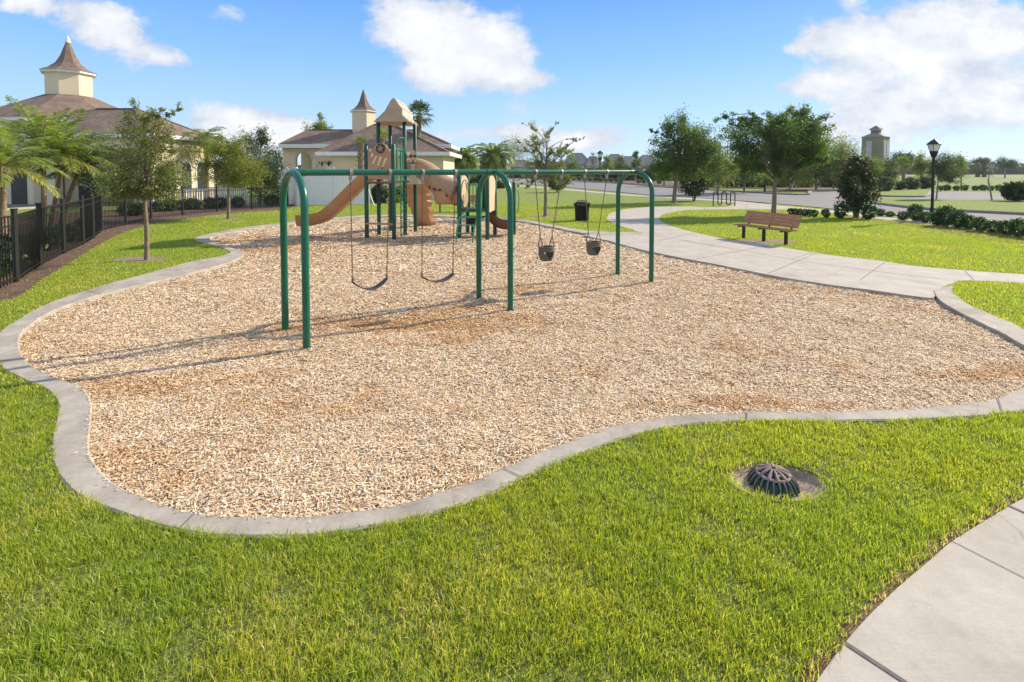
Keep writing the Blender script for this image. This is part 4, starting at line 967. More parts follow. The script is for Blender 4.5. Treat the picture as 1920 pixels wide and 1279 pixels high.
# ------------------------------------------------------------------ fences
fp = [(-62,566,392),(31,529,399),(76,498,385),(120,475.5,378),(156,458.6,371),(175,447,367),(191,433,367),(236,422,366),(283,411,362),(342.5,404,358),(407,397,352),(472,392.5,349),(540,388,343)]
f0 = g(191, 433, ZL); t_ = thing('metal_fence', 'black picket fence turning a corner at the left of the lawn', 'fence', (f0[0], f0[1], 0)); off = (f0[0], f0[1], 0)
FP = [Vector((*g(a, b, ZL), 0)) for a, b, _ in fp]; FH = 1.37
for i, p in enumerate(FP):
    m_ = MB(); m_.obox(p+up*(FH/2+.02), (.034,0,0), (0,.034,0), (0,0,FH/2+.05)); m_.obox(p+up*(FH+.085), (.042,0,0), (0,.042,0), (0,0,.015)); m_.build('fence_post', M['black_paint'], t_, off)
for p, q in zip(FP, FP[1:]):
    d = (q-p); L = d.length; d.normalize(); m_ = MB()
    for z in (.13, FH-.22, FH-.04): m_.bar(p+up*z, q+up*z, .026, .032)
    nn_ = int(L/.115)
    for k in range(1, nn_): c_ = p.lerp(q, k/nn_); m_.obox(c_+up*(FH/2+.01), d*.008, d.cross(up)*.008, up*(FH/2-.04))
    m_.build('picket_panel', M['black_paint'], t_, off)
wf = at(557, 386, 33)
w0, w1 = Vector((*g(557,386,ZL), 0)), Vector((*g(694,383.5,ZL), 0)); w2 = w0+Vector((-3.1, 4.6, 0))
t_ = thing('vinyl_fence', 'tall white solid vinyl fence in front of the cream pavilion', 'fence', (w0.x, w0.y, 0)); off = (w0.x, w0.y, 0); wh = zat(317, w0.y)
def vin(a, b):
    n_ = max(1, round((b-a).length/2.3))
    for k in range(n_):
        p, q = a.lerp(b, k/n_), a.lerp(b, (k+1)/n_); d = (q-p).normalized(); L = (q-p).length; m_ = MB(); nb_ = 12
        for j in range(nb_): c_ = p.lerp(q, (j+.5)/nb_); m_.obox(c_+up*(wh/2), d*(L/nb_/2-.006), d.cross(up)*.018, up*(wh/2-.02))
        m_.bar(p+up*.12, q+up*.12, .05, .14); m_.bar(p+up*(wh-.08), q+up*(wh-.08), .05, .14); m_.build('vinyl_panel', M['vinyl'], t_, off)
        m_ = MB(); m_.obox(p+up*(wh/2+.03), (.062,0,0), (0,.062,0), (0,0,wh/2+.03)); m_.lathe([(.085,0),(.085,.03),(.0,.10)], 4, (p.x,p.y,wh+.06), .785); m_.build('fence_post', M['vinyl'], t_, off)
vin(w0, w1); vin(w2, w0)
m_ = MB(); a, b_ = Vector((*g(225,392,ZL), 0)), Vector((*g(452,386,ZL), 0)); a.y += 1.2; b_.y += .8
t_ = thing('white_railing', 'low white railing behind the picket fence in front of the clubhouse', 'railing', (a.x, a.y, 0)); off = (a.x, a.y, 0)
m_.bar(a+up*1.05, b_+up*1.05, .12, .1); m_.bar(a+up*.35, b_+up*.35, .1, .1); 
m_.build('rail', M['white_paint'], t_, off)
m_ = MB(); n_ = 42
for k in range(n_+1): c_ = a.lerp(b_, k/n_); m_.obox(c_+up*.5, (.03,0,0), (0,.03,0), (0,0,.52))
m_.build('balusters', M['white_paint'], t_, off)

# ------------------------------------------------------------------ buildings
def oct_roof(m_, c, rings, n=8, rot=R(22.5)):
    m_.lathe(rings, n, c, rot); return m_
def hip(m_, x0, x1, y0, y1, ze, ridge, th=.16):
    """hip roof: eave rectangle, ridge = (xa, xb, y, z)"""
    xa, xb, yr, z = ridge
    v = [(x0,y0,ze),(x1,y0,ze),(x1,y1,ze),(x0,y1,ze),(xa,yr,z),(xb,yr,z)]
    P4 = [Vector(p) for p in v]
    for a_, b_ in ((0,4),(1,5),(2,5),(3,4)): m_.bar(P4[a_]+Vector((0,0,.01)), P4[b_]+Vector((0,0,.02)), .22, .05)
    if abs(xa-xb) > .1: m_.bar(P4[4]+Vector((0,0,.01)), P4[5]+Vector((0,0,.01)), .22, .05)
    if abs(xa-xb) < 1e-3: return m_.add(v[:5], [(0,1,4),(1,2,4),(2,3,4),(3,0,4),(3,2,1,0)])
    return m_.add(v, [(0,1,5,4),(1,2,5),(2,3,4,5),(3,0,4),(3,2,1,0)])
def fascia(m_, x0, x1, y0, y1, z, h=.22, o=.0, w_=.06):
    m_.box(x0-o, x1+o, y0-o-w_, y0-o, z-h, z+.02); m_.box(x0-o, x1+o, y1+o, y1+o+w_, z-h, z+.02); m_.box(x0-o-w_, x0-o, y0-o-w_, y1+o+w_, z-h, z+.019); m_.box(x1+o, x1+o+w_, y0-o-w_, y1+o+w_, z-h, z+.019)
    return m_
def cupola(t_, off, c, r, z0, z1, ztip, n=8, rot=R(22.5), finial=False, k=1.0):
    MB().lathe([(r, z0), (r, z1)], n, c, rot).build('cupola_wall', M['cream'], t_, off)
    MB().lathe([(r*1.09, z1-.02), (r*1.16, z1+.04*k), (r*1.16, z1+.16*k)], n, c, rot).build('cupola_eave', M['white_paint'], t_, off)
    zz_ = ztip-z1; MB().lathe([(r*1.19, z1+.165*k), (r*.86, z1+zz_*.16), (r*.55, z1+zz_*.31), (r*.34, z1+zz_*.52), (r*.20, z1+zz_*.75), (.03, ztip)], n, c, rot).build('spire', M['shingle'], t_, off)
    if finial: MB().lathe([(.18, -.25), (.12, .05), (.0, .30)], 10, (c[0], c[1], ztip)).build('finial', M['white_paint'], t_, off)
# clubhouse at left
Yh = 38.0; cxh = at(131, 200, Yh)[0]; off = (cxh, Yh, 0)
t_ = thing('clubhouse', 'cream clubhouse at left with brown shingle roof and tall eight sided spired cupola', 'building', off)
ze_, zt_ = zat(219, 32.7), zat(178, 36.8)
re_ = 5.55; rw = 4.9; RO = R(17)
m_ = MB().lathe([(rw, 0), (rw, ze_)], 8, (cxh, Yh, 0), RO); wall = m_.build('wall', M['cream'], t_, off)
MB().lathe([(re_-.05, ze_-.22), (re_+.03, ze_-.22), (re_+.03, ze_+.0), (re_-.5, ze_+.0)], 8, (cxh, Yh, 0), RO).build('fascia', M['white_paint'], t_, off)
MB().lathe([(re_+.06, ze_+.005), (1.45, zt_+.05)], 8, (cxh, Yh, 0), RO).build('roof', M['shingle'], t_, off)
cupola(t_, off, (cxh, Yh, 0), 1.42, zt_-.2, zat(141, Yh), zat(74, Yh), finial=True, rot=RO)
for q in ():    # arched openings in the front wall
    yw = Yh-rw*.80; pl = [(-.7,0),(.7,0),(.7,2.1)]+[(.7*math.cos(a), 2.1+.7*math.sin(a)) for a in np.linspace(.3, 2.84, 7)]+[(-.7,2.1)]
    m_ = MB().plate(pl, (cxh+q, yw, .05), (1,0,0), (0,0,1), .04); m_.build('window', M['dark_open'], t_, off)
for ka in (-1, 0, 1):     # arched openings in the seen walls
    an = R(17+22.5-90+45*ka); ap = rw*math.cos(R(22.5))+.015; nv = Vector((math.cos(an), math.sin(an), 0)); tv = Vector((-nv.y, nv.x, 0))
    for q in (-.9, .9):
        pl = [(-.55,0),(.55,0),(.55,2.1)]+[(.55*math.cos(a), 2.1+.55*math.sin(a)) for a in np.linspace(.3, 2.84, 7)]+[(-.55,2.1)]
        MB().plate(pl, Vector((cxh, Yh, .05))+nv*ap+tv*q, tv, (0,0,1), .04).build('window', M['dark_open'], t_, off)
# second wing (open loggia under a hip roof)
hw = 3.36; Yc = 36.0; xc = at(254, 204, Yc)[0]; ze2 = zat(263, 39.4); za = zat(204, Yc)
MB_ = MB(); hip(MB_, xc-hw-2.4, xc+hw+.35, Yc-hw-.35, Yc+hw+.35, ze2, (xc-2.6, xc, Yc, za)); MB_.build('roof', M['shingle'], t_, off)
fascia(MB(), xc-hw-2.4, xc+hw+.35, Yc-hw-.35, Yc+hw+.35, ze2-.005).build('fascia', M['white_paint'], t_, off)
for sx_ in (-1, 1):
    for sy_ in (-1, 1): MB().box(xc+sx_*(hw-.3)-.3, xc+sx_*(hw-.3)+.3, Yc+sy_*(hw-.3)-.3, Yc+sy_*(hw-.3)+.3, 0, ze2-.5).build('pillar', M['cream_trim'], t_, off)
m_ = MB(); m_.box(xc-hw, xc+hw, Yc-hw, Yc-hw+.5, ze2-.9, ze2-.003); m_.box(xc-hw, xc+hw, Yc+hw-.5, Yc+hw, ze2-.9, ze2-.003); m_.box(xc+hw-.5, xc+hw, Yc-hw+.5, Yc+hw-.5, ze2-.9, ze2-.003); m_.box(xc-hw, xc-hw+.5, Yc-hw+.5, Yc+hw-.5, ze2-.9, ze2-.003)
m_.build('beam', M['cream'], t_, off)
m_ = MB(); m_.box(xc-hw+.6, xc+hw-1.3, Yc+.2, Yc+.4, 0, ze2-.91); m_.build('inner_wall', M['cream'], t_, off)
m_ = MB(); arch_wall_later = m_; m_.box(xc+hw-.35, xc+hw-.12, Yc-hw+.61, Yc+hw-.61, 0, ze2-.905); m_.build('side_wall', M['cream'], t_, off)
for q in (-1.5, .2, 1.9):
    pl = [(-.5,0),(.5,0),(.5,1.5)]+[(.5*math.cos(a), 1.5+.5*math.sin(a)) for a in np.linspace(.3, 2.84, 7)]+[(-.5,1.5)]
    MB().plate([(a*1.22, b*1.06-.04) for a, b in pl], (xc+hw-.10, Yc+q, .8), (0,1,0), (0,0,1), .05).build('window_trim', M['white_paint'], t_, off)
    MB().plate(pl, (xc+hw-.08, Yc+q, .82), (0,1,0), (0,0,1), .06).build('window', M['glass'], t_, off)
for q in (-1.6, .3): MB().box(xc+q-.5, xc+q+.5, Yc+.15, Yc+.197, .9, 2.3).build('window', M['glass'], t_, off)
# pavilion behind the white fence
Yf = 38.0; off = (-10.5, 44, 0); t_ = thing('pavilion', 'cream pavilion with shingle hip roofs, arched porch and spired cupola behind white fence', 'building', off)
zeB = zat(285, Yf); xL, xR = at(593, 285, Yf)[0], at(842, 286, Yf)[0]; yB = 45.0
apx = at(703, 233, 42.5)
m_ = MB(); hip(m_, xL, xR, Yf, yB+2, zeB, (apx[0], apx[0]+1.5, 42.5, apx[2]-.0)); m_.build('roof', M['shingle'], t_, off)
fascia(MB(), xL, xR, Yf, yB+2, zeB-.004, .26).build('fascia', M['white_paint'], t_, off)
MB().box(xL+.5, xR-.5, Yf+.6, yB+1, 0, zeB-.10).build('wall', M['cream'], t_, off)
m_ = MB(); m_.box(xL+.48, xR-.48, Yf+.56, Yf+.598, zeB-.62, zeB-.11)
for xx in (xL+.5, xR-.9): m_.box(xx, xx+.42, Yf+.55, Yf+.597, 0, zeB-.63)
m_.build('wall_trim', M['cream_trim'], t_, off)
# back roof and porch
YA = 43.2; zeA = zat(270.5, YA); xa0, xa1 = at(524, 270, YA)[0], at(845, 272, YA)[0]; YR = 46.5; zrA = zat(243.5, YR)
m_ = MB(); hip(m_, xa0, xa1, YA, 50, zeA, (at(578, 243, YR)[0], at(785, 247, YR)[0], YR, zrA)); m_.build('roof', M['shingle'], t_, off)
fascia(MB(), xa0, xa1, YA, 50, zeA-.006, .3).build('fascia', M['white_paint'], t_, off)
# porch front: wall with a big arch and a small one
def arch_wall(m_, x0, x1, y, z1, arches, th=.3):
    xs_ = [x0]; 
    cur = x0
    for (ax, aw, az) in arches:
        m_.box(cur, ax-aw, y, y+th, 0, z1); n_ = 10
        top = [(ax-aw*math.cos(t), az+aw*math.sin(t)) for t in np.linspace(0, math.pi, n_+1)]
        for i in range(n_):
            (xa_, za_), (xb_, zb_) = top[i], top[i+1]
            m_.add([(xa_, y, za_), (xb_, y, zb_), (xb_, y, z1), (xa_, y, z1), (xa_, y+th, za_), (xb_, y+th, zb_), (xb_, y+th, z1), (xa_, y+th, z1)], [(0,1,2,3),(7,6,5,4),(0,4,5,1)])
        cur = ax+aw
    m_.box(cur, x1, y, y+th, 0, z1)
xw = lambda px: at(px, 300, YA+.6)[0]
az = zat(299, YA+.6); aw = (xw(585)-xw(555))/2
m_ = MB(); arch_wall(m_, xw(530), xw(612), YA+.6, zeA-.32, [((xw(555)+xw(585))/2, aw, az)]); m_.build('porch_wall', M['cream'], t_, off)
m_ = MB(); cxa = (xw(555)+xw(585))/2
m_.tube([(cxa-aw*1.06*math.cos(t), YA+.58, az+aw*1.06*math.sin(t)) for t in np.linspace(0, math.pi, 13)], .09, 6); m_.box(cxa-aw-.42, cxa-aw-.02, YA+.54, YA+.598, 0, az+.05); m_.box(cxa+aw+.02, cxa+aw+.42, YA+.54, YA+.598, 0, az+.05)
m_.box(xw(530), xw(612), YA+.53, YA+.596, zeA-.55, zeA-.33)
m_.build('arch_trim', M['cream_trim'], t_, off)
MB().box(xw(531), xw(612), 47.5, 47.7, 0, zeA-.4).build('wall', M['cream'], t_, off)
m_ = MB(); m_.box(xw(572), xw(576), 46.5, 46.8, 0, zeA-.4); m_.build('pillar', M['cream_trim'], t_, off)
MB().box(xw(556), xw(567), 47.4, 47.45, .3, 2.6).build('doorway', M['dark_open'], t_, off)
for px in (604, 616.5):
    a = at(px, 307, Yf+.5); m_ = MB(); m_.tube([(a[0], Yf+.5, a[2]-.18), (a[0], Yf+.45, a[2]+.05), (a[0], Yf+.5, a[2]+.18)], .05, 6)
    for s_ in (-1, 1): m_.tube([(a[0], Yf+.5, a[2]-.05), (a[0]+s_*.14, Yf+.42, a[2]), (a[0]+s_*.19, Yf+.42, a[2]+.17)], .035, 5)
    m_.build('wall_lantern', M['black_paint'], t_, off)
cc = at(682, 240, 46.2); cupola(t_, off, (cc[0], cc[1], 0), 1.02, zrA-.5, zat(211, 46.2), zat(168, 46.2), 6, R(0), k=.8)
m_ = MB(); a = at(668, 247, 44.5)
MB().tube([(a[0], a[1], a[2]-.4), (a[0], a[1], a[2]+.18)], .07, 8).build('vent_pipe', M['steel'], t_, off)
# lookout tower far right
Yt = 92.0; ct = at(1641, 300, Yt); off = (ct[0], Yt, 0); t_ = thing('clock_tower', 'distant square olive beige tower with small louvred cupola above the trees', 'tower', off, rz=0)
hwt = 1.62*Yt/92; zt1 = zat(257.5, Yt); ang = R(38)
def rbox(m_, hx_, hy_, z0, z1, a=ang, cx_=0, cy_=0):
    ca, sa = math.cos(a), math.sin(a); m_.prism([(off[0]+cx_+ca*u-sa*v_, off[1]+cy_+sa*u+ca*v_) for u, v_ in ((-hx_,-hy_),(hx_,-hy_),(hx_,hy_),(-hx_,hy_))], z0, z1)
m_ = MB(); rbox(m_, hwt, hwt, 0, zt1); m_.build('wall', M['tower_wall'], t_, off)
m_ = MB(); rbox(m_, hwt*1.04, hwt*1.04, zat(303, Yt), zat(299.5, Yt)); m_.build('ledge', M['tower_grey'], t_, off)
m_ = MB().lathe([(hwt*1.414*1.10, zt1+.003), (.9, zat(250.5, Yt))], 4, (off[0], off[1], 0), ang+R(45)); m_.build('roof', M['tower_wall'], t_, off)
m_ = MB().lathe([(.85, zat(254, Yt)), (.85, zat(243.5, Yt))], 4, (off[0], off[1], 0), ang+R(45)); m_.build('cupola', M['bark'], t_, off)
m_ = MB().lathe([(1.12, zat(244, Yt)), (1.12, zat(242.5, Yt))], 4, (off[0], off[1], 0), ang+R(45)); m_.build('cupola_eave', M['tower_grey'], t_, off)
m_ = MB().lathe([(1.15, zat(242.4, Yt)), (.02, zat(235.5, Yt))], 4, (off[0], off[1], 0), ang+R(45)); m_.build('cupola_roof', M['far_roof'], t_, off)
for u in (-1.25, .15):   # tall recessed louvre panels on the two seen faces
    ca, sa = math.cos(ang), math.sin(ang); m_ = MB()
    for (nx, ny) in ((0, -1),): pass
    o_ = Vector((off[0]+ca*u+sa*(hwt+.02), off[1]+sa*u-ca*(hwt+.02), zat(301, Yt)+.3)); m_.plate([(0,0),(1.05,0),(1.05,3.0),(0,3.0)], o_, (ca,sa,0), (0,0,1), .05); m_.build('louvre_panel', M['tower_grey'], t_, off)
for u in (-1.2,):
    o_ = Vector((off[0]-ca*(hwt+.02)-sa*u*-1, off[1]-sa*(hwt+.02)+ca*u, zat(301, Yt)+.3)); m_ = MB(); m_.plate([(0,0),(.8,0),(.8,3.0),(0,3.0)], o_, (-sa,ca,0), (0,0,1), .05); m_.build('louvre_panel', M['tower_grey'], t_, off)
# far houses
def far_house(px, w_, pyr, Yh_, label):
    c_ = at(px, 320, Yh_); hw_ = w_/2*Yh_/FPX; t_ = thing('far_house', label, 'house', (c_[0], Yh_, 0), 'grey roofed houses on the horizon'); off = (c_[0], Yh_, 0)
    zr_ = zat(pyr, Yh_); ze__ = 2.2+(zr_-2.2)*.35
    MB().box(c_[0]-hw_*.9, c_[0]+hw_*.9, Yh_-5, Yh_+5, 0, ze__).build('wall', M['far_wall'], t_, off)
    m_ = MB(); hip(m_, c_[0]-hw_, c_[0]+hw_, Yh_-6, Yh_+6, ze__, (c_[0]-hw_*.35, c_[0]+hw_*.35, Yh_, zr_)); m_.build('roof', M['far_roof'], t_, off)
    m_ = MB()
    for q in (-.55, -.1, .4): m_.box(c_[0]+hw_*q, c_[0]+hw_*(q+.15), Yh_-5.06, Yh_-5.01, ze__*.3, ze__*.75)
    m_.build('window', M['glass'], t_, off)
for px, w_, pyr, Yh_, lb in ((1082, 52, 287, 230, 'grey roofed house on the horizon, right of the bare young oak'), (1112, 34, 293, 215, 'low grey roofed house directly left of the thin distant lamp post'), (1152, 44, 289, 235, 'grey roofed house directly right of the thin distant lamp post'),
                        (1178, 36, 293, 220, 'small grey roofed house in the gap between the two distant lamps'), (1212, 46, 291, 240, 'grey roofed house peeking out left of the green poinciana crown'), (975, 60, 300, 250, 'low grey roofed house seen beyond the right date palm')):
    far_house(px, w_, pyr, Yh_, lb)
# ------------------------------------------------------------------ vegetation
def leaves_mesh(name, C, size, mat, parent, off, rnd, flat=0.0, aspect=.5):
    n_ = len(C); a = rng.normal(size=(n_, 3)); a[:, 2] *= (1-flat); a /= np.linalg.norm(a, axis=1)[:, None]
    b_ = rng.normal(size=(n_, 3)); b_ -= a*(a*b_).sum(1)[:, None]; b_ /= np.linalg.norm(b_, axis=1)[:, None]
    s_ = (size*rng.uniform(.6, 1.35, n_))[:, None]; a = a*s_*.5; b_ = b_*s_*.5*aspect
    nn = np.cross(a, b_); nn /= (np.linalg.norm(nn, axis=1)[:, None]+1e-9); nn *= s_*.08
    V4 = np.stack([C-a, C-b_+nn, C+a, C+b_+nn], 1).reshape(-1, 3)
    loops = np.arange(n_*4); starts = np.arange(n_)*4
    return np_mesh(name, V4, loops, starts, mat, parent, off, np.repeat(np.clip(rnd, 0, 1), 4))
def unit(n_=1):
    v = rng.normal(size=(n_, 3)); return v/np.linalg.norm(v, axis=1)[:, None]
def tree(name, label, px, py, ell, mat, bark, nleaf, size, tr=.07, fork=None, ntips=40, group=None, cat='tree', twl=.45, lean=0.0, spread=.10, depthk=1.0, z0=ZL, lowcut=None):
    """ell: crown ellipsoids given as (px, py, rx, ry) in picture units at the depth of the foot, each a real volume there"""
    bx, by = g(px, py, z0); k = by/FPX; off = (bx, by, z0)
    t_ = thing(name, label, cat, off, group)
    E = []
    for (ex, ey, rx, ry) in ell:
        dy = rng.uniform(-.35, .35)*rx*k; c_ = np.array(at(ex, ey, by)); c_[1] += dy; E.append((c_, np.array([rx*k, rx*k*depthk, ry*k])))
    vol = np.array([e[1].prod() for e in E])**.8; vol /= vol.sum()
    zc = sum(v*e[0][2] for v, e in zip(vol, E)); xt = sum(v*e[0][0] for v, e in zip(vol, E)); ztop = max(e[0][2]+e[1][2] for e in E); zbot = min(e[0][2]-e[1][2] for e in E)
    zf = fork if fork is not None else zbot+.15*(ztop-zbot)
    fk = np.array([bx+(xt-bx)*.25+lean, by, zf]); topp = np.array([xt+lean, by, zc+.45*(ztop-zc)])
    tp = catmull([(bx, by, z0-.1), (bx+.02+(fk[0]-bx)*.4, by, z0+(zf-z0)*.5), fk, (fk*.5+topp*.5)+np.array([.08*rng.normal(), .1*rng.normal(), 0]), topp], 4)
    rr = [max(.012, tr*(1.25 if i == 0 else 1)*(1-.85*(i/(len(tp)-1))**1.2)) for i in range(len(tp))]
    MB().tube([Vector(p) for p in tp], rr, 9).build('trunk', bark, t_, off, smooth=True)
    br = MB(); LC = []; LR = []
    which = rng.choice(len(E), ntips, p=vol)
    trunkpts = tp[[p[2] >= zf-.05 for p in tp]]
    per = nleaf//ntips
    for w_ in which:
        c_, r_ = E[w_]; u = unit()[0]; tip = c_+u*r_*rng.uniform(.25, .97)**.6
        # limbs rise: leave the trunk below the tip
        cand = trunkpts[trunkpts[:, 2] < tip[2]-.1*(ztop-zbot)*.5]; s_ = cand[rng.integers(len(cand))] if len(cand) else trunkpts[0]
        mid = s_*.5+tip*.5+np.array([0, 0, .12*np.linalg.norm(tip-s_)])+rng.normal(size=3)*.06*np.linalg.norm(tip-s_)
        P = catmull([s_, mid, tip], 3); r0 = tr*.30*min(1, np.linalg.norm(tip-s_)/(ztop-zbot)+.25)
        br.tube([Vector(p) for p in P], [max(.006, r0*(1-.8*i/(len(P)-1))) for i in range(len(P))], 5, cap=False)
        base = rng.uniform(.1, .75); rs = (r_.min())*twl
        ntw = 6
        for q in range(ntw):
            st_ = P[-1-rng.integers(0, 3)]; dr_ = unit()[0]*.8+(tip-s_)/np.linalg.norm(tip-s_)*.6; dr_[2] += .1; en = st_+dr_*rs*rng.uniform(.6, 1.4)
            br.tube([Vector(st_), Vector(en)], [.006*tr/.07, .003*tr/.07], 3, cap=False)
            m__ = per//ntw; tt = rng.uniform(0, 1.08, m__)[:, None]; L_ = st_+(en-st_)*tt+rng.normal(size=(m__, 3))*spread*rs*np.array([1,1,.75])
            if lowcut is not None: L_ = L_[L_[:, 2] > z0+lowcut]
            LC.append(L_); LR.append(base+rng.normal(0, .16, len(L_))+.1*(q % 2))
    br.build('branches', bark, t_, off)
    leaves_mesh('crown', np.concatenate(LC), size, mat, t_, off, np.concatenate(LR))
    return t_
tree('young_oak', 'slim young oak with airy grey green crown on the lawn beside the picket fence', 275, 488, [(268,325,72,50),(262,280,56,50),(222,340,44,28),(318,335,38,40),(275,240,50,32),(262,362,52,24),(330,262,24,34),(248,212,18,26),(325,205,13,24),(290,222,18,22),(205,352,26,14)],
     M['leaf_oak'], M['bark'], 21000, .050, .058, ntips=115, twl=.45, spread=.30, lowcut=1.0, fork=1.5)
tree('young_oak', 'round crowned young oak with yellow green leaves behind the kerb nook by the fence', 428, 411, [(430,315,55,45),(455,325,38,32),(405,325,34,32),(425,275,38,28),(470,340,26,20)],
     M['leaf_olive'], M['bark'], 18000, .075, .075, ntips=80, twl=.45, spread=.34, lowcut=1.4)
tree('dark_oak', 'dark green tree behind the picket fence, left of the white vinyl fence', 486, 388, [(486,315,34,60),(500,345,34,40),(482,258,20,28),(465,300,20,30),(515,365,16,24)],
     M['leaf_dark'], M['bark_grey'], 13000, .10, .09, ntips=60, twl=.5, spread=.38)
tree('young_oak', 'bare looking young oak with open spreading twigs on the lawn behind the bucket swings', 1022, 406, [(1020,318,42,26),(1000,300,30,28),(1010,262,26,26),(1052,285,34,20),(985,345,24,14),(1055,330,26,20),(1085,262,22,8),(1112,270,20,5),(968,235,14,7),(1040,240,14,14),(975,275,14,14)],
     M['leaf_oak'], M['bark_grey'], 12000, .070, .09, ntips=85, twl=.42, spread=.16, lowcut=1.2, fork=1.9)
tree('poinciana_tree', 'rounded feathery green tree with a leaning trunk, left of the bike rack', 1263, 381, [(1262,250,36,28),(1240,285,32,28),(1300,275,42,35),(1325,310,30,32),(1262,315,42,26),(1225,250,16,8),(1340,290,20,26),(1230,320,20,22)],
     M['leaf_mid'], M['bark_grey'], 30000, .12, .15, ntips=110, twl=.5, spread=.36, fork=2.3, lean=.1)
tree('spreading_tree', 'biggest spreading feathery tree, on the lawn right behind the slatted bench', 1450, 403, [(1440,270,62,45),(1385,262,46,35),(1360,228,24,18),(1500,265,50,42),(1505,225,38,24),(1548,255,30,34),(1445,230,45,22),(1400,305,42,22),(1520,300,42,24),(1470,315,34,20),(1560,290,24,16),(1410,222,20,12),(1570,235,12,8)],
     M['leaf_mid'], M['bark_grey'], 44000, .10, .125, ntips=160, twl=.42, spread=.34, fork=1.75)
# background trees and bushes, each its own
BGT = [('leafy_tree','bushy green tree directly right of the poinciana crown, behind the bike rack',1345,366,[(1345,318,34,36)],'leaf_olive',.10,5000,.16),
 ('leafy_tree','pale green tree behind the left limbs of the spreading tree',1395,362,[(1395,310,30,34)],'leaf_mid',.12,5000,.16),
 ('leafy_tree','mid green tree showing under the spreading crown, above the leaning stake',1480,358,[(1485,315,34,32)],'leaf_olive',.12,5000,.16),
 ('leafy_tree','light green tree between the spreading tree and the dark magnolia',1530,357,[(1530,306,34,40)],'leaf_mid',.12,6500,.16),
 ('leafy_tree','feathery light green tree directly behind the dark magnolia bush',1575,357,[(1578,300,30,40)],'leaf_olive',.12,5500,.16),
 ('leafy_tree','yellow green tree just below the left corner of the beige tower',1628,357,[(1630,322,20,27)],'leaf_lime',.08,3500,.15),
 ('leafy_tree','grey green tree under the beige tower, right of the yellow green one',1660,356,[(1662,322,22,26)],'leaf_grey',.08,4200,.15),
 ('young_tree','soft grey green tree on the island behind the near lamp post',1755,377,[(1768,318,22,27),(1752,322,12,20),(1785,330,12,18)],'leaf_grey',.055,5200,.10),
 ('leafy_tree','small olive tree left of the near lamp post',1728,352,[(1728,312,14,20)],'leaf_olive',.1,2400,.18),
 ('leafy_tree','light green tree right of the near lamp post, behind the island tree',1802,350,[(1800,315,16,20)],'leaf_lime',.1,2400,.2),
 ('round_tree','dark round tree poking above the far tree line right of the tower',1692,338,[(1692,302,15,14)],'leaf_dark',.2,2600,.34),
 ('round_tree','dark spreading lone tree at the far right beyond the road',1884,334,[(1884,306,15,11),(1897,311,9,6)],'leaf_dark',.2,2600,.28),
 ('leafy_tree','green tree behind the poinciana trunk, across the road',1245,350,[(1245,322,14,17)],'leaf_mid',.12,2200,.22),
 ('leafy_tree','loose grey green tree beside the right date palm',962,345,[(965,285,24,26)],'leaf_oak',.09,3800,.13),
 ('young_tree','upright green sapling across the road, left of the thin distant lamp post',1072,341,[(1072,305,10,16)],'leaf_lime',.08,1300,.2),
 ('young_tree','upright bright sapling across the road, right of the thin distant lamp post',1137,341,[(1137,305,8,17)],'leaf_lime',.08,1300,.2),
 ('young_tree','broad olive sapling across the road between the two distant lamps',1160,342,[(1160,310,10,17)],'leaf_olive',.08,1500,.2),
 ('young_tree','thin tall sapling beside the lamp above the far swing arch',1193,342,[(1193,303,7,20)],'leaf_mid',.08,1300,.2),
 ('young_tree','sparse grey sapling left of the thin distant lamp post',1113,342,[(1113,300,6,18)],'leaf_grey',.05,300,.2),
 ('leafy_tree','tree top showing above the left hip of the pavilion roof',600,352,[(603,226,9,16),(600,240,14,14),(598,256,24,18)],'leaf_oak',.10,2600,.20),
 ('leafy_tree','dark tree behind the pavilion porch at its left end',505,352,[(512,322,24,40)],'leaf_dark',.12,5000,.22),
 ('leafy_tree','dense dark green tree left of the pavilion, beyond the dark oak',455,355,[(452,330,34,34)],'leaf_dark',.12,5000,.22)]
for nm, lb, px, py, el, mt, tr_, nl, sz in BGT:
    tree(nm, lb, px, py, el, M[mt], M['bark_grey'], int(nl*1.45), sz, tr_, ntips=max(14, nl//90), twl=.55, spread=.42, group='trees beyond the lawn')
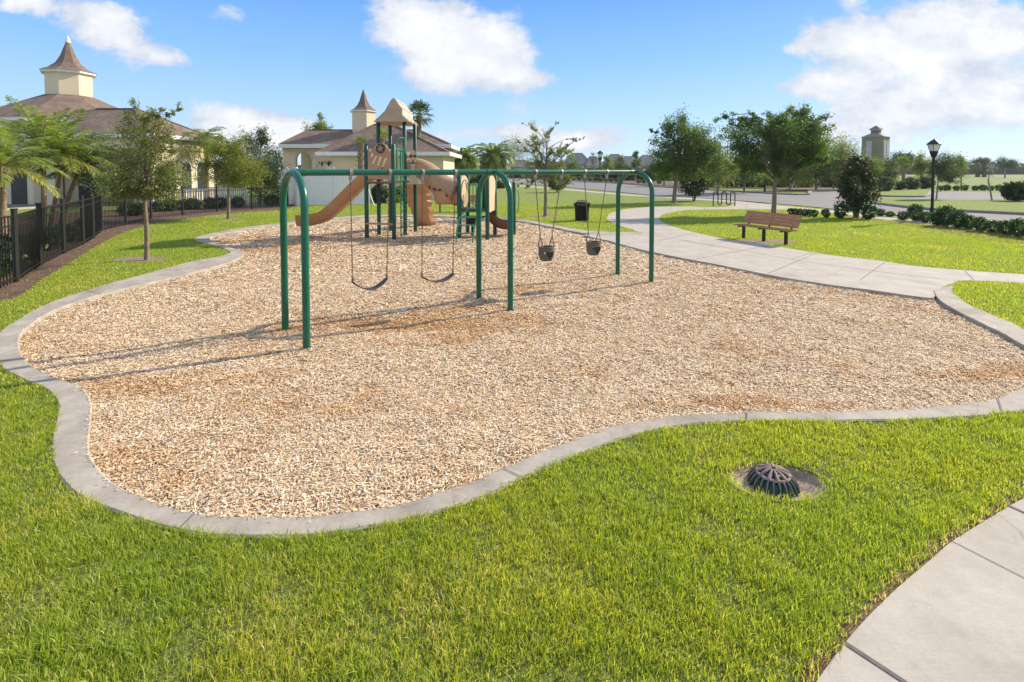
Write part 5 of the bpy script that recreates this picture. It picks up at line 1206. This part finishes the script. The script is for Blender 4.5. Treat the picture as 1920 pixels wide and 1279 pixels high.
def bush(name, label, x, y, rx, ry, rz, mat, nleaf, size, group=None, cat='bush', zc=None, z0=ZL, stems=7, base=.0, top=None, rough=.38):
    off = (x, y, z0); t_ = thing(name, label, cat, off, group)
    u = unit(nleaf); r_ = rng.uniform(.35, 1.0, nleaf)**.45; lump = np.array([noise.noise(Vector(v*2.2)+Vector((x, y, 0))) for v in u])
    P = u*(r_*(1+rough*lump+rough*.5*np.array([noise.noise(Vector(v*5.5)+Vector((y, x, 3))) for v in u])))[:, None]; zc = rz if zc is None else zc
    C_ = np.stack([x+P[:, 0]*rx, y+P[:, 1]*ry, z0+zc+P[:, 2]*rz], 1)
    if top == 'flame': f_ = np.clip((C_[:, 2]-z0)/(2*rz), 0, 1); w_ = .30+.90*np.sin(np.clip(f_*.74+.14, 0, 1)*math.pi); C_[:, 0] = x+(C_[:, 0]-x)*w_; C_[:, 1] = y+(C_[:, 1]-y)*w_
    k = C_[:, 2] > z0+base; C_ = C_[k]; rn = (.45+lump*.8+rng.normal(0, .17, nleaf))[k]
    m_ = MB()
    for q in range(stems):
        a = rng.uniform(0, 6.28); e = np.array([x+.5*rx*math.cos(a), y+.5*ry*math.sin(a), z0+zc+rz*.3*rng.uniform(.2, 1)])
        m_.tube([(x+.06*math.cos(a), y+.06*math.sin(a), z0-.05), ((x+e[0])/2, (y+e[1])/2, (z0+e[2])/2), tuple(e)], [.022*rz+.008, .016*rz+.005, .004], 5)
    m_.build('stems', M['bark_grey'], t_, off)
    leaves_mesh('foliage', C_, size, mat, t_, off, rn, aspect=.6)
    return t_
gb = g(1605, 409, ZL); kk = gb[1]/FPX
bush('magnolia', 'dark glossy flame shaped magnolia with bronze leaves on the right lawn', gb[0], gb[1], 29*kk, 28*kk, 57*kk, M['leaf_magnolia'], 6500, .115, 'magnolias', 'magnolia', zc=60*kk, base=.35, top='flame', rough=.60, stems=14)
gb = g(1301, 377, ZL); kk = gb[1]/FPX
bush('magnolia', 'small bronze leaved magnolia beside the leaning poinciana trunk', gb[0], gb[1], 23*kk, 22*kk, 30*kk, M['leaf_magnolia'], 3600, .15, 'magnolias', 'magnolia', zc=36*kk, base=.35, top='flame', rough=.55)
gb = g(1045, 361, ZL); kk = gb[1]/FPX
bush('round_shrub', 'round grey green shrub behind the bare young oak', gb[0], gb[1], 20*kk, 20*kk, 17*kk, M['leaf_grey'], 3200, .16, None, zc=21*kk, base=.1)
gb = g(1906, 377, .19); kk = gb[1]/FPX
bush('clipped_shrub', 'dense dark clipped shrub on the traffic island at the right edge', gb[0], gb[1], 22*kk, 22*kk, 18*kk, M['leaf_dark'], 8000, .12, None, zc=22*kk, base=.2)
for nm, lb, px, py, w_, h_, mt in [('round_shrub','silvery round shrub at the island tip right of the magnolia',1658,358,16,13,'leaf_grey'),('round_shrub','dark low shrub left of the palm at the far planting',1686,356,10,8,'leaf_dark'),
   ('round_shrub','grey green shrub right of the yellow topped palm',1708,355,14,11,'leaf_grey'),('round_shrub','green shrub under the trees left of the near lamp',1735,354,14,12,'leaf_grey'),
   ('round_shrub','broad dark shrub behind the bike rack across the road',1368,352,26,11,'leaf_dark'),('round_shrub','light green shrub below the spreading crown across the road',1430,352,22,15,'leaf_olive'),
   ('round_shrub','low pale shrub on the lawn behind the climbing tower',938,353,16,7,'leaf_grey'),('round_shrub','dark shrub behind the left date palm',880,345,26,14,'leaf_dark'),('round_shrub','dark shrub between the two date palms',905,348,12,12,'leaf_hedge'),
   ('round_shrub','dark shrub beside the pavilion behind the vinyl fence',840,352,18,14,'leaf_dark'),('round_shrub','spiky green shrub right of the white slanted stake',712,381,16,18,'leaf_dark'),('round_shrub','green shrub seen between the tower posts',745,380,16,15,'leaf_mid'),
   ('round_shrub','wide green shrub under the pale tree, just right of the poinciana trunk',1322,351,24,12,'leaf_mid'),('round_shrub','dark shrub behind the spreading trunk across the road',1462,352,20,12,'leaf_dark'),('round_shrub','olive shrub right of the leaning white stake',1505,352,24,14,'leaf_olive'),
   ('round_shrub','green shrub left of the dark magnolia across the road',1545,351,24,14,'leaf_mid'),('round_shrub','olive shrub directly right of the bike rack hoops across the road',1398,352,20,13,'leaf_mid'),
   ('round_shrub','broad dark shrub directly behind the left side of the magnolia',1575,352,24,14,'leaf_dark')]:
    gb = g(px, py, ZL); kk = gb[1]/FPX; bush(nm, lb, gb[0], gb[1], w_*kk, w_*kk, h_*kk, M[mt], 1500, 4.2*kk, 'shrubs beyond the lawn', base=.02)
# hedge in front of the right road: copies of one bush
hp_ = [(1650,406,8,7),(1669,407,7,6),(1693,413,9,8),(1716,415,12,14),(1736,418,12,13),(1757,424,11,13),(1775,425,15,17),(1797,428,14,15),(1818,430,13,15),(1838,434,11,12),(1862,437,14,15),(1885,441,13,14),(1908,444,13,15),(1932,448,15,16),(1958,453,15,17)]
words = ['lowest pale hedge bush nearest the magnolia','small leafy hedge bush second along from the magnolia','low hedge bush third along from the magnolia','plump dark hedge bush two left of the near lamp post','plump dark hedge bush directly left of the near lamp post','hedge bush standing right at the foot of the near lamp post',
 'big dark hedge bush directly right of the near lamp post','big dark hedge bush second right of the near lamp post','dark hedge bush third right of the near lamp post','smaller lighter hedge bush fourth right of the near lamp post','dark hedge bush fifth right of the near lamp post','dark hedge bush sixth right of the near lamp post','hedge bush cut by the right edge of the photo','hedge bush just past the right edge of the photo','hedge bush farthest right beyond the photo edge']
proto = None
for (px, py, w_, h_), lb in zip(hp_, words):
    gb = g(px, py, ZL); kk = gb[1]/FPX
    if proto is None: proto = bush('hedge_bush', lb, gb[0], gb[1], .5, .5, .42, M['leaf_hedge'], 1900, .085, 'low dark bushes of the roadside hedge', base=.02); c_ = proto
    else: c_ = copy_tree(proto); c_['label'] = lb
    c_.location = (gb[0], gb[1], ZL); c_.rotation_euler = (0, 0, rng.uniform(0, 6.28)); s_ = w_*kk/.5; c_.scale = (s_*1.1, s_*1.1, (2.0+.35*math.sin(px*1.7))*h_*kk/.84)
gbp = [(1483,404),(1491,404.5),(1500,405),(1509,406),(1518,406.5),(1527,407.5),(1548,409),(1628,412),(1577,410)]
ws = ['first leafy border plant by the spreading trunk','second leafy border plant right of the spreading trunk','third leafy border plant right of the spreading trunk','fourth leafy border plant right of the spreading trunk','fifth leafy border plant, above the end of the bench','sixth leafy border plant right of the spreading trunk','lone border plant midway to the dark magnolia','bright spiky green plant directly right of the dark magnolia','dark low plant directly left of the magnolia stems']
proto = None
for i, ((px, py), lb) in enumerate(zip(gbp, ws)):
    gb = g(px, py, ZL); kk = gb[1]/FPX
    if proto is None: proto = bush('border_plant', lb, gb[0], gb[1], .16, .16, .16, M['leaf_hedge'], 260, .075, 'small border plants on the right lawn', 'plant', base=.0, stems=3); c_ = proto
    else: c_ = copy_tree(proto); c_['label'] = lb
    s_ = 1.0 if i < 6 else (1.15 if i == 6 else 1.9); c_.location = (gb[0], gb[1], ZL); c_.rotation_euler = (0, 0, i*1.3); c_.scale = (s_, s_, s_*1.15)
# tufts along the far kerb
proto = None
ords = ['first','second','third','fourth','fifth','sixth','seventh','eighth','ninth','tenth','eleventh','twelfth','thirteenth','fourteenth']
for i, px in enumerate([1066,1076,1086,1096,1107,1117,1127,1137,1146,1156,1198,1208,1220,1236]):
    gb = g(px, 337.2+(px-1066)*.047, .1); kk = gb[1]/FPX; lb = f'{ords[i]} clipped grass tuft from the left along the far side of the road'
    if proto is None: proto = bush('grass_tuft', lb, gb[0], gb[1], .5, .5, .4, M['leaf_grey'], 420, .2, 'clipped tufts in a row across the road', 'tuft', stems=2); c_ = proto
    else: c_ = copy_tree(proto); c_['label'] = lb
    c_.location = (gb[0], gb[1], .1); s_ = 4.6*kk/.5; c_.scale = (s_, s_, s_); c_.rotation_euler = (0, 0, i)
proto = None
for i, px in enumerate([1762,1776,1793,1808,1829,1843,1857,1874]):
    gb = g(px, 356.5, .1); kk = gb[1]/FPX; lb = f'{ords[i]} small round bush in the row at right beyond the traffic island'
    if proto is None: proto = bush('small_bush', lb, gb[0], gb[1], .5, .5, .42, M['leaf_hedge'], 420, .2, 'row of small bushes beyond the traffic island', stems=2); c_ = proto
    else: c_ = copy_tree(proto); c_['label'] = lb
    c_.location = (gb[0], gb[1], ZL); s_ = (6.5 if i % 2 else 5.5)*kk/.5; c_.scale = (s_, s_, s_); c_.rotation_euler = (0, 0, i*2)
# bushes along the inside of the picket fence
proto = None
fb = [(-20,520,.75),(20,500,.7),(88,468,.6),(128,455,.5),(165,432,.5),(240,405,.62),(256,404,.6),(300,397,.6),(318,396,.62),(345,394,.6),(362,393,.62),(395,391,.6),(412,390,.6),(445,389,.6),(508,386,.6),(528,385,.55)]
pl_ = ['outermost dark bush behind the picket fence at the left edge','dark bush behind the first fence post at the left edge','leafy bush behind the fence below the left palms','small bush behind the fence right of the palm trunks','small bush just before the fence corner','dark bush behind the fence just past its corner','dark bush behind the fence left of the young oak trunk','clipped bush behind the fence right of the young oak trunk','second clipped bush behind the fence right of the young oak trunk','clipped bush behind the fence midway to the round oak','second clipped bush behind the fence midway to the round oak','clipped bush directly left of the round oak trunk','clipped bush directly behind the round oak trunk','clipped bush right of the round oak trunk behind the fence','dark bush near the end of the picket fence','last dark bush against the white vinyl fence']
for i, ((px, py, h_), lb) in enumerate(zip(fb, pl_)):
    gb = g(px, py, ZL)
    if proto is None: proto = bush('fence_bush', lb, gb[0], gb[1], .5, .5, .42, M['leaf_dark'], 1700, .09, 'dark bushes behind the picket fence', base=.0); c_ = proto
    else: c_ = copy_tree(proto); c_['label'] = lb
    s_ = h_*1.35; c_.location = (gb[0], gb[1], ZL); c_.scale = (s_*1.15, s_, s_*(.95)); c_.rotation_euler = (0, 0, i*1.1)

# palms
def frond(Q, RN, c_, az_, el_, L, droop, leaf, npair, rach, w_=.03, base=.5):
    n_ = 14; P = []; p = np.array(c_, float); e = el_
    for i in range(n_+1):
        P.append(p.copy()); d = np.array([math.cos(az_)*math.cos(e), math.sin(az_)*math.cos(e), math.sin(e)]); p = p+d*L/n_; e -= droop/n_*(1+i/n_)
    P = np.array(P); rach.tube([Vector(q) for q in P], [.020*L/2*(1-.8*i/n_)+.003 for i in range(n_+1)], 4, cap=False)
    side = np.array([-math.sin(az_), math.cos(az_), 0])
    for i in range(npair):
        t = .14+.86*i/npair; f_ = t*n_; k = int(min(f_, n_-1)); q = P[k]+(P[k+1]-P[k])*(f_-k); tg = P[k+1]-P[k]; tg /= np.linalg.norm(tg)
        upv = np.cross(side, tg)*-1; ll = leaf*(math.sin(math.pi*min(1, t*.93+.07))**.55)*rng.uniform(.8, 1.15)
        for s_ in (-1, 1):
            dv = tg*.62+side*s_*.80+upv*.28*-1*rng.uniform(-1.2, .6)+np.array([0, 0, -.18]); dv /= np.linalg.norm(dv); e1 = q+dv*ll; e1[2] -= ll*.16; md = q+dv*ll*.5
            ww = tg*w_*.5
            Q.append([q-ww*.5, md-ww, e1, md+ww]); RN.append(base+rng.normal(0, .16))
def palm(label, px, py, cpy, L, nf, mat, tr_, group, leaf=.45, trunkmat=None, npair=34, lean=0, lo=-.5, hi=1.35, droop=1.5, name='feather_palm', z0=ZL, w_=.03, cpx=None):
    bx, by = g(px, py, z0); off = (bx, by, z0); t_ = thing(name, label, 'palm', off, group); zc = zat(cpy, by); cx_ = at(cpx, cpy, by)[0] if cpx else bx+lean
    tp = catmull([(bx, by, z0-.1), (bx*.6+cx_*.4+.03, by, z0+(zc-z0)*.5), (cx_, by, zc)], 6); m_ = MB()
    m_.tube([Vector(p) for p in tp], [tr_*(1.2-.35*i/len(tp)+.06*(i % 2)) for i in range(len(tp))], 10); m_.build('trunk', trunkmat or M['bark_palm'], t_, off, smooth=True)
    Q, RN, ra = [], [], MB()
    for i in range(nf):
        f_ = i/nf; el_ = hi-(hi-lo)*f_**.8+rng.normal(0, .08); frond(Q, RN, (cx_, by, zc+.0), i*2.399+rng.normal(0, .15), el_, L*rng.uniform(.85, 1.1), droop*rng.uniform(.7, 1.2), leaf, npair, ra, w_, .72-.5*(1-f_) if f_ > .75 else .42)
    ra.build('frond_stalks', M['leaf_stalk'], t_, off)
    Q = np.array(Q).reshape(-1, 3); n_ = len(Q)//4
    np_mesh('fronds', Q, np.arange(n_*4), np.arange(n_)*4, mat, t_, off, np.repeat(np.clip(RN, 0, 1), 4)); return t_
M['leaf_stalk'] = vary('leaf_stalk', (.16,.18,.05), (.26,.24,.09), 5, .6)
GP = 'feathery palms behind the picket fence'
palm('leftmost feathery palm, cut by the photo edge, behind the picket fence', 4, 452, 312, 1.75, 22, M['leaf_palm'], .09, GP, .42, lean=-.1, cpx=4, w_=.055, npair=30, hi=1.5, droop=.85, lo=-.15)
palm('tall feathery palm with slender trunk left of the other clustered trunks', 82, 432, 290, 2.2, 24, M['leaf_palm'], .075, GP, .46, cpx=80, w_=.058, npair=32, hi=1.6, droop=.75, lo=-.25)
palm('middle feathery palm of the cluster behind the fence, leaning right', 94, 428, 292, 2.1, 22, M['leaf_palm'], .065, GP, .46, cpx=122, w_=.058, npair=32, hi=1.55, droop=.75, lo=-.25)
palm('short feathery palm at the right of the cluster, crown touching the young oak', 112, 424, 318, 1.7, 22, M['leaf_palm_dark'], .085, GP, .42, cpx=150, w_=.055, npair=30, hi=1.5, droop=.85, lo=-.2)
palm('feathery palm behind the clubhouse wing roof, left of the dark oak', 388, 378, 262, 1.9, 28, M['leaf_palm'], .12, 'date palms', .5, w_=.05)
palm('squat date palm with arching crown, left one right of the pavilion', 868, 351, 297, 3.0, 56, M['leaf_palm'], .34, 'date palms', .7, w_=.15, lo=-.9, droop=1.25)
palm('date palm with arching crown and stout trunk, directly left of the loose oak', 926, 346, 293, 4.0, 60, M['leaf_palm'], .42, 'date palms', .85, w_=.18, lo=-.9, droop=1.15)
def fan_palm(label, px, py, cpy, R_, nf, tr_, mat, lo=-.9, hi=1.4, cpx=None, boots=False, group='fan palms'):
    bx, by = g(px, py, ZL); off = (bx, by, ZL); t_ = thing('fan_palm', label, 'palm', off, group); zc = zat(cpy, by); cx_ = at(cpx or px, cpy, by)[0]
    tp = catmull([(bx, by, -.1), ((bx+cx_)/2, by, zc*.5), (cx_, by, zc)], 8)
    m_ = MB(); m_.tube([Vector(p) for p in tp], [tr_*(1.15-.2*i/len(tp)+.10*(i % 2)) for i in range(len(tp))], 9); m_.build('trunk', M['bark_palm'], t_, off)
    if boots:
        m_ = MB()
        for i in range(34):
            f_ = .38+.6*i/34; a = i*2.4; p = Vector((bx+(cx_-bx)*f_, by, zc*f_)); d = Vector((math.cos(a), math.sin(a), 0)); m_.bar(p+d*tr_*.8, p+d*tr_*1.9+Vector((0,0,.22)), .08, .03, (d.x, d.y, 0.01))
        m_.build('leaf_bases', M['bark_palm'], t_, off)
    Q, RN, ra = [], [], MB()
    for i in range(nf):
        f_ = i/nf; el_ = hi-(hi-lo)*f_; a = i*2.399; d = np.array([math.cos(a)*math.cos(el_), math.sin(a)*math.cos(el_), math.sin(el_)]); c0 = np.array([cx_, by, zc]); hub = c0+d*R_*.5; hub[2] -= .08*R_
        ra.tube([Vector(c0), Vector(hub)], [.03*R_, .012*R_], 4, cap=False)
        sd_ = np.array([-math.sin(a), math.cos(a), 0]); nb_ = 15; u2 = np.cross(sd_, d)
        for k in range(nb_):
            th = (k/(nb_-1)-.5)*3.6; v = d*math.cos(th)+sd_*math.sin(th); v = v+u2*.12*((k % 2)-.5); lt = R_*.62*rng.uniform(.85, 1.1)*(1-.15*abs(th)/1.8); e1 = hub+v*lt; e1[2] -= lt*.22; md = hub+v*lt*.55; ww = (sd_*math.cos(th)-d*math.sin(th))*R_*.035
            Q.append([hub, md-ww, e1, md+ww]); RN.append(.35+.4*f_+rng.normal(0, .12))
    ra.build('frond_stalks', M['leaf_stalk'], t_, off)
    Q = np.array(Q).reshape(-1, 3); n_ = len(Q)//4
    np_mesh('fronds', Q, np.arange(n_*4), np.arange(n_)*4, mat, t_, off, np.repeat(np.clip(RN, 0, 1), 4)); return t_
fan_palm('tall fan palm rising behind the playground roof', 777, 372, 214, 1.35, 22, .20, M['leaf_palm_dark'], cpx=786)
fan_palm('short fan palm with shaggy trunk and tiny green tuft in front of the pavilion', 676, 383, 268, .55, 9, .17, M['leaf_lime'], lo=.3, boots=True, cpx=677)
fan_palm('small fan palm partly hidden behind the tower posts, in front of the pavilion roof', 716, 381, 258, .8, 12, .15, M['leaf_palm'], lo=-.2, boots=True)
fan_palm('yellow topped fan palm across the side road, right of the beige tower', 1694, 352, 305, 1.15, 20, .16, M['leaf_lime'], lo=-.5)
fan_palm('thin fan palm between the yellow topped palm and the near lamp', 1727, 338, 308, 1.5, 18, .2, M['leaf_olive'], lo=-.7)
for px, lb in ((1795, 'far dark palm, leftmost of three beyond the far road'), (1833, 'far dark palm, middle of three beyond the far road'), (1845, 'far dark palm, rightmost of three beyond the far road')):
    fan_palm(lb, px, 332, 312, 4.0, 16, .55, M['leaf_dark'], lo=-.9, group='far dark palms')
# distant wood and mid-distance scrub that read as one mass
def wood(name, label, pts_, n_, size, mat, thick, hfun):
    C_ = []; 
    for (x0, x1, Y) in pts_:
        m__ = n_; X_ = rng.uniform(x0, x1, m__); hh = np.array([hfun(x) for x in X_]); Z_ = hh*rng.uniform(0, 1, m__)**.55; C_.append(np.stack([X_, Y+rng.uniform(-thick, thick, m__), Z_], 1))
    C_ = np.concatenate(C_); o = leaves_mesh(name, C_, size, mat, None, (0,0,0), .45+.5*np.array([noise.noise(Vector((p[0]*.09, p[2]*.3, 1))) for p in C_])+rng.normal(0, .12, len(C_)), aspect=.8)
    tag(o, label, 'woodland', kind='stuff')
wood('far_woodland', 'hazy dark tree line along the whole horizon', [(-420, 470, 300)], 26000, 3.4, M['leaf_dark'], 14, lambda x: 5.2+2.2*noise.noise(Vector((x*.02, 0, 0)))+2.2*noise.noise(Vector((x*.09, 3, 0))))
wood('mid_scrub', 'low grey green scrub across the far side of the road', [(-30, 70, 150), (20, 44, 118)], 5000, 1.5, M['leaf_far'], 8, lambda x: 2.4+1.0*noise.noise(Vector((x*.12, 0, 7)))+.8*noise.noise(Vector((x*.4, 3, 7))))
# haze
mh, nh_ = new_mat('haze_air'); pv = nh_.new('ShaderNodeVolumePrincipled', Color=(.80,.88,1.0,1), Density=.00022, Anisotropy=.3)
nh_.new('ShaderNodeOutputMaterial', Volume=pv.outputs[0])

hz_o = MB().box(-520, 520, -6, 340, -1.0, 17).build('haze', mh); hz_o['kind'] = 'stuff'; hz_o['label'] = 'thin summer haze in the air over the whole park'
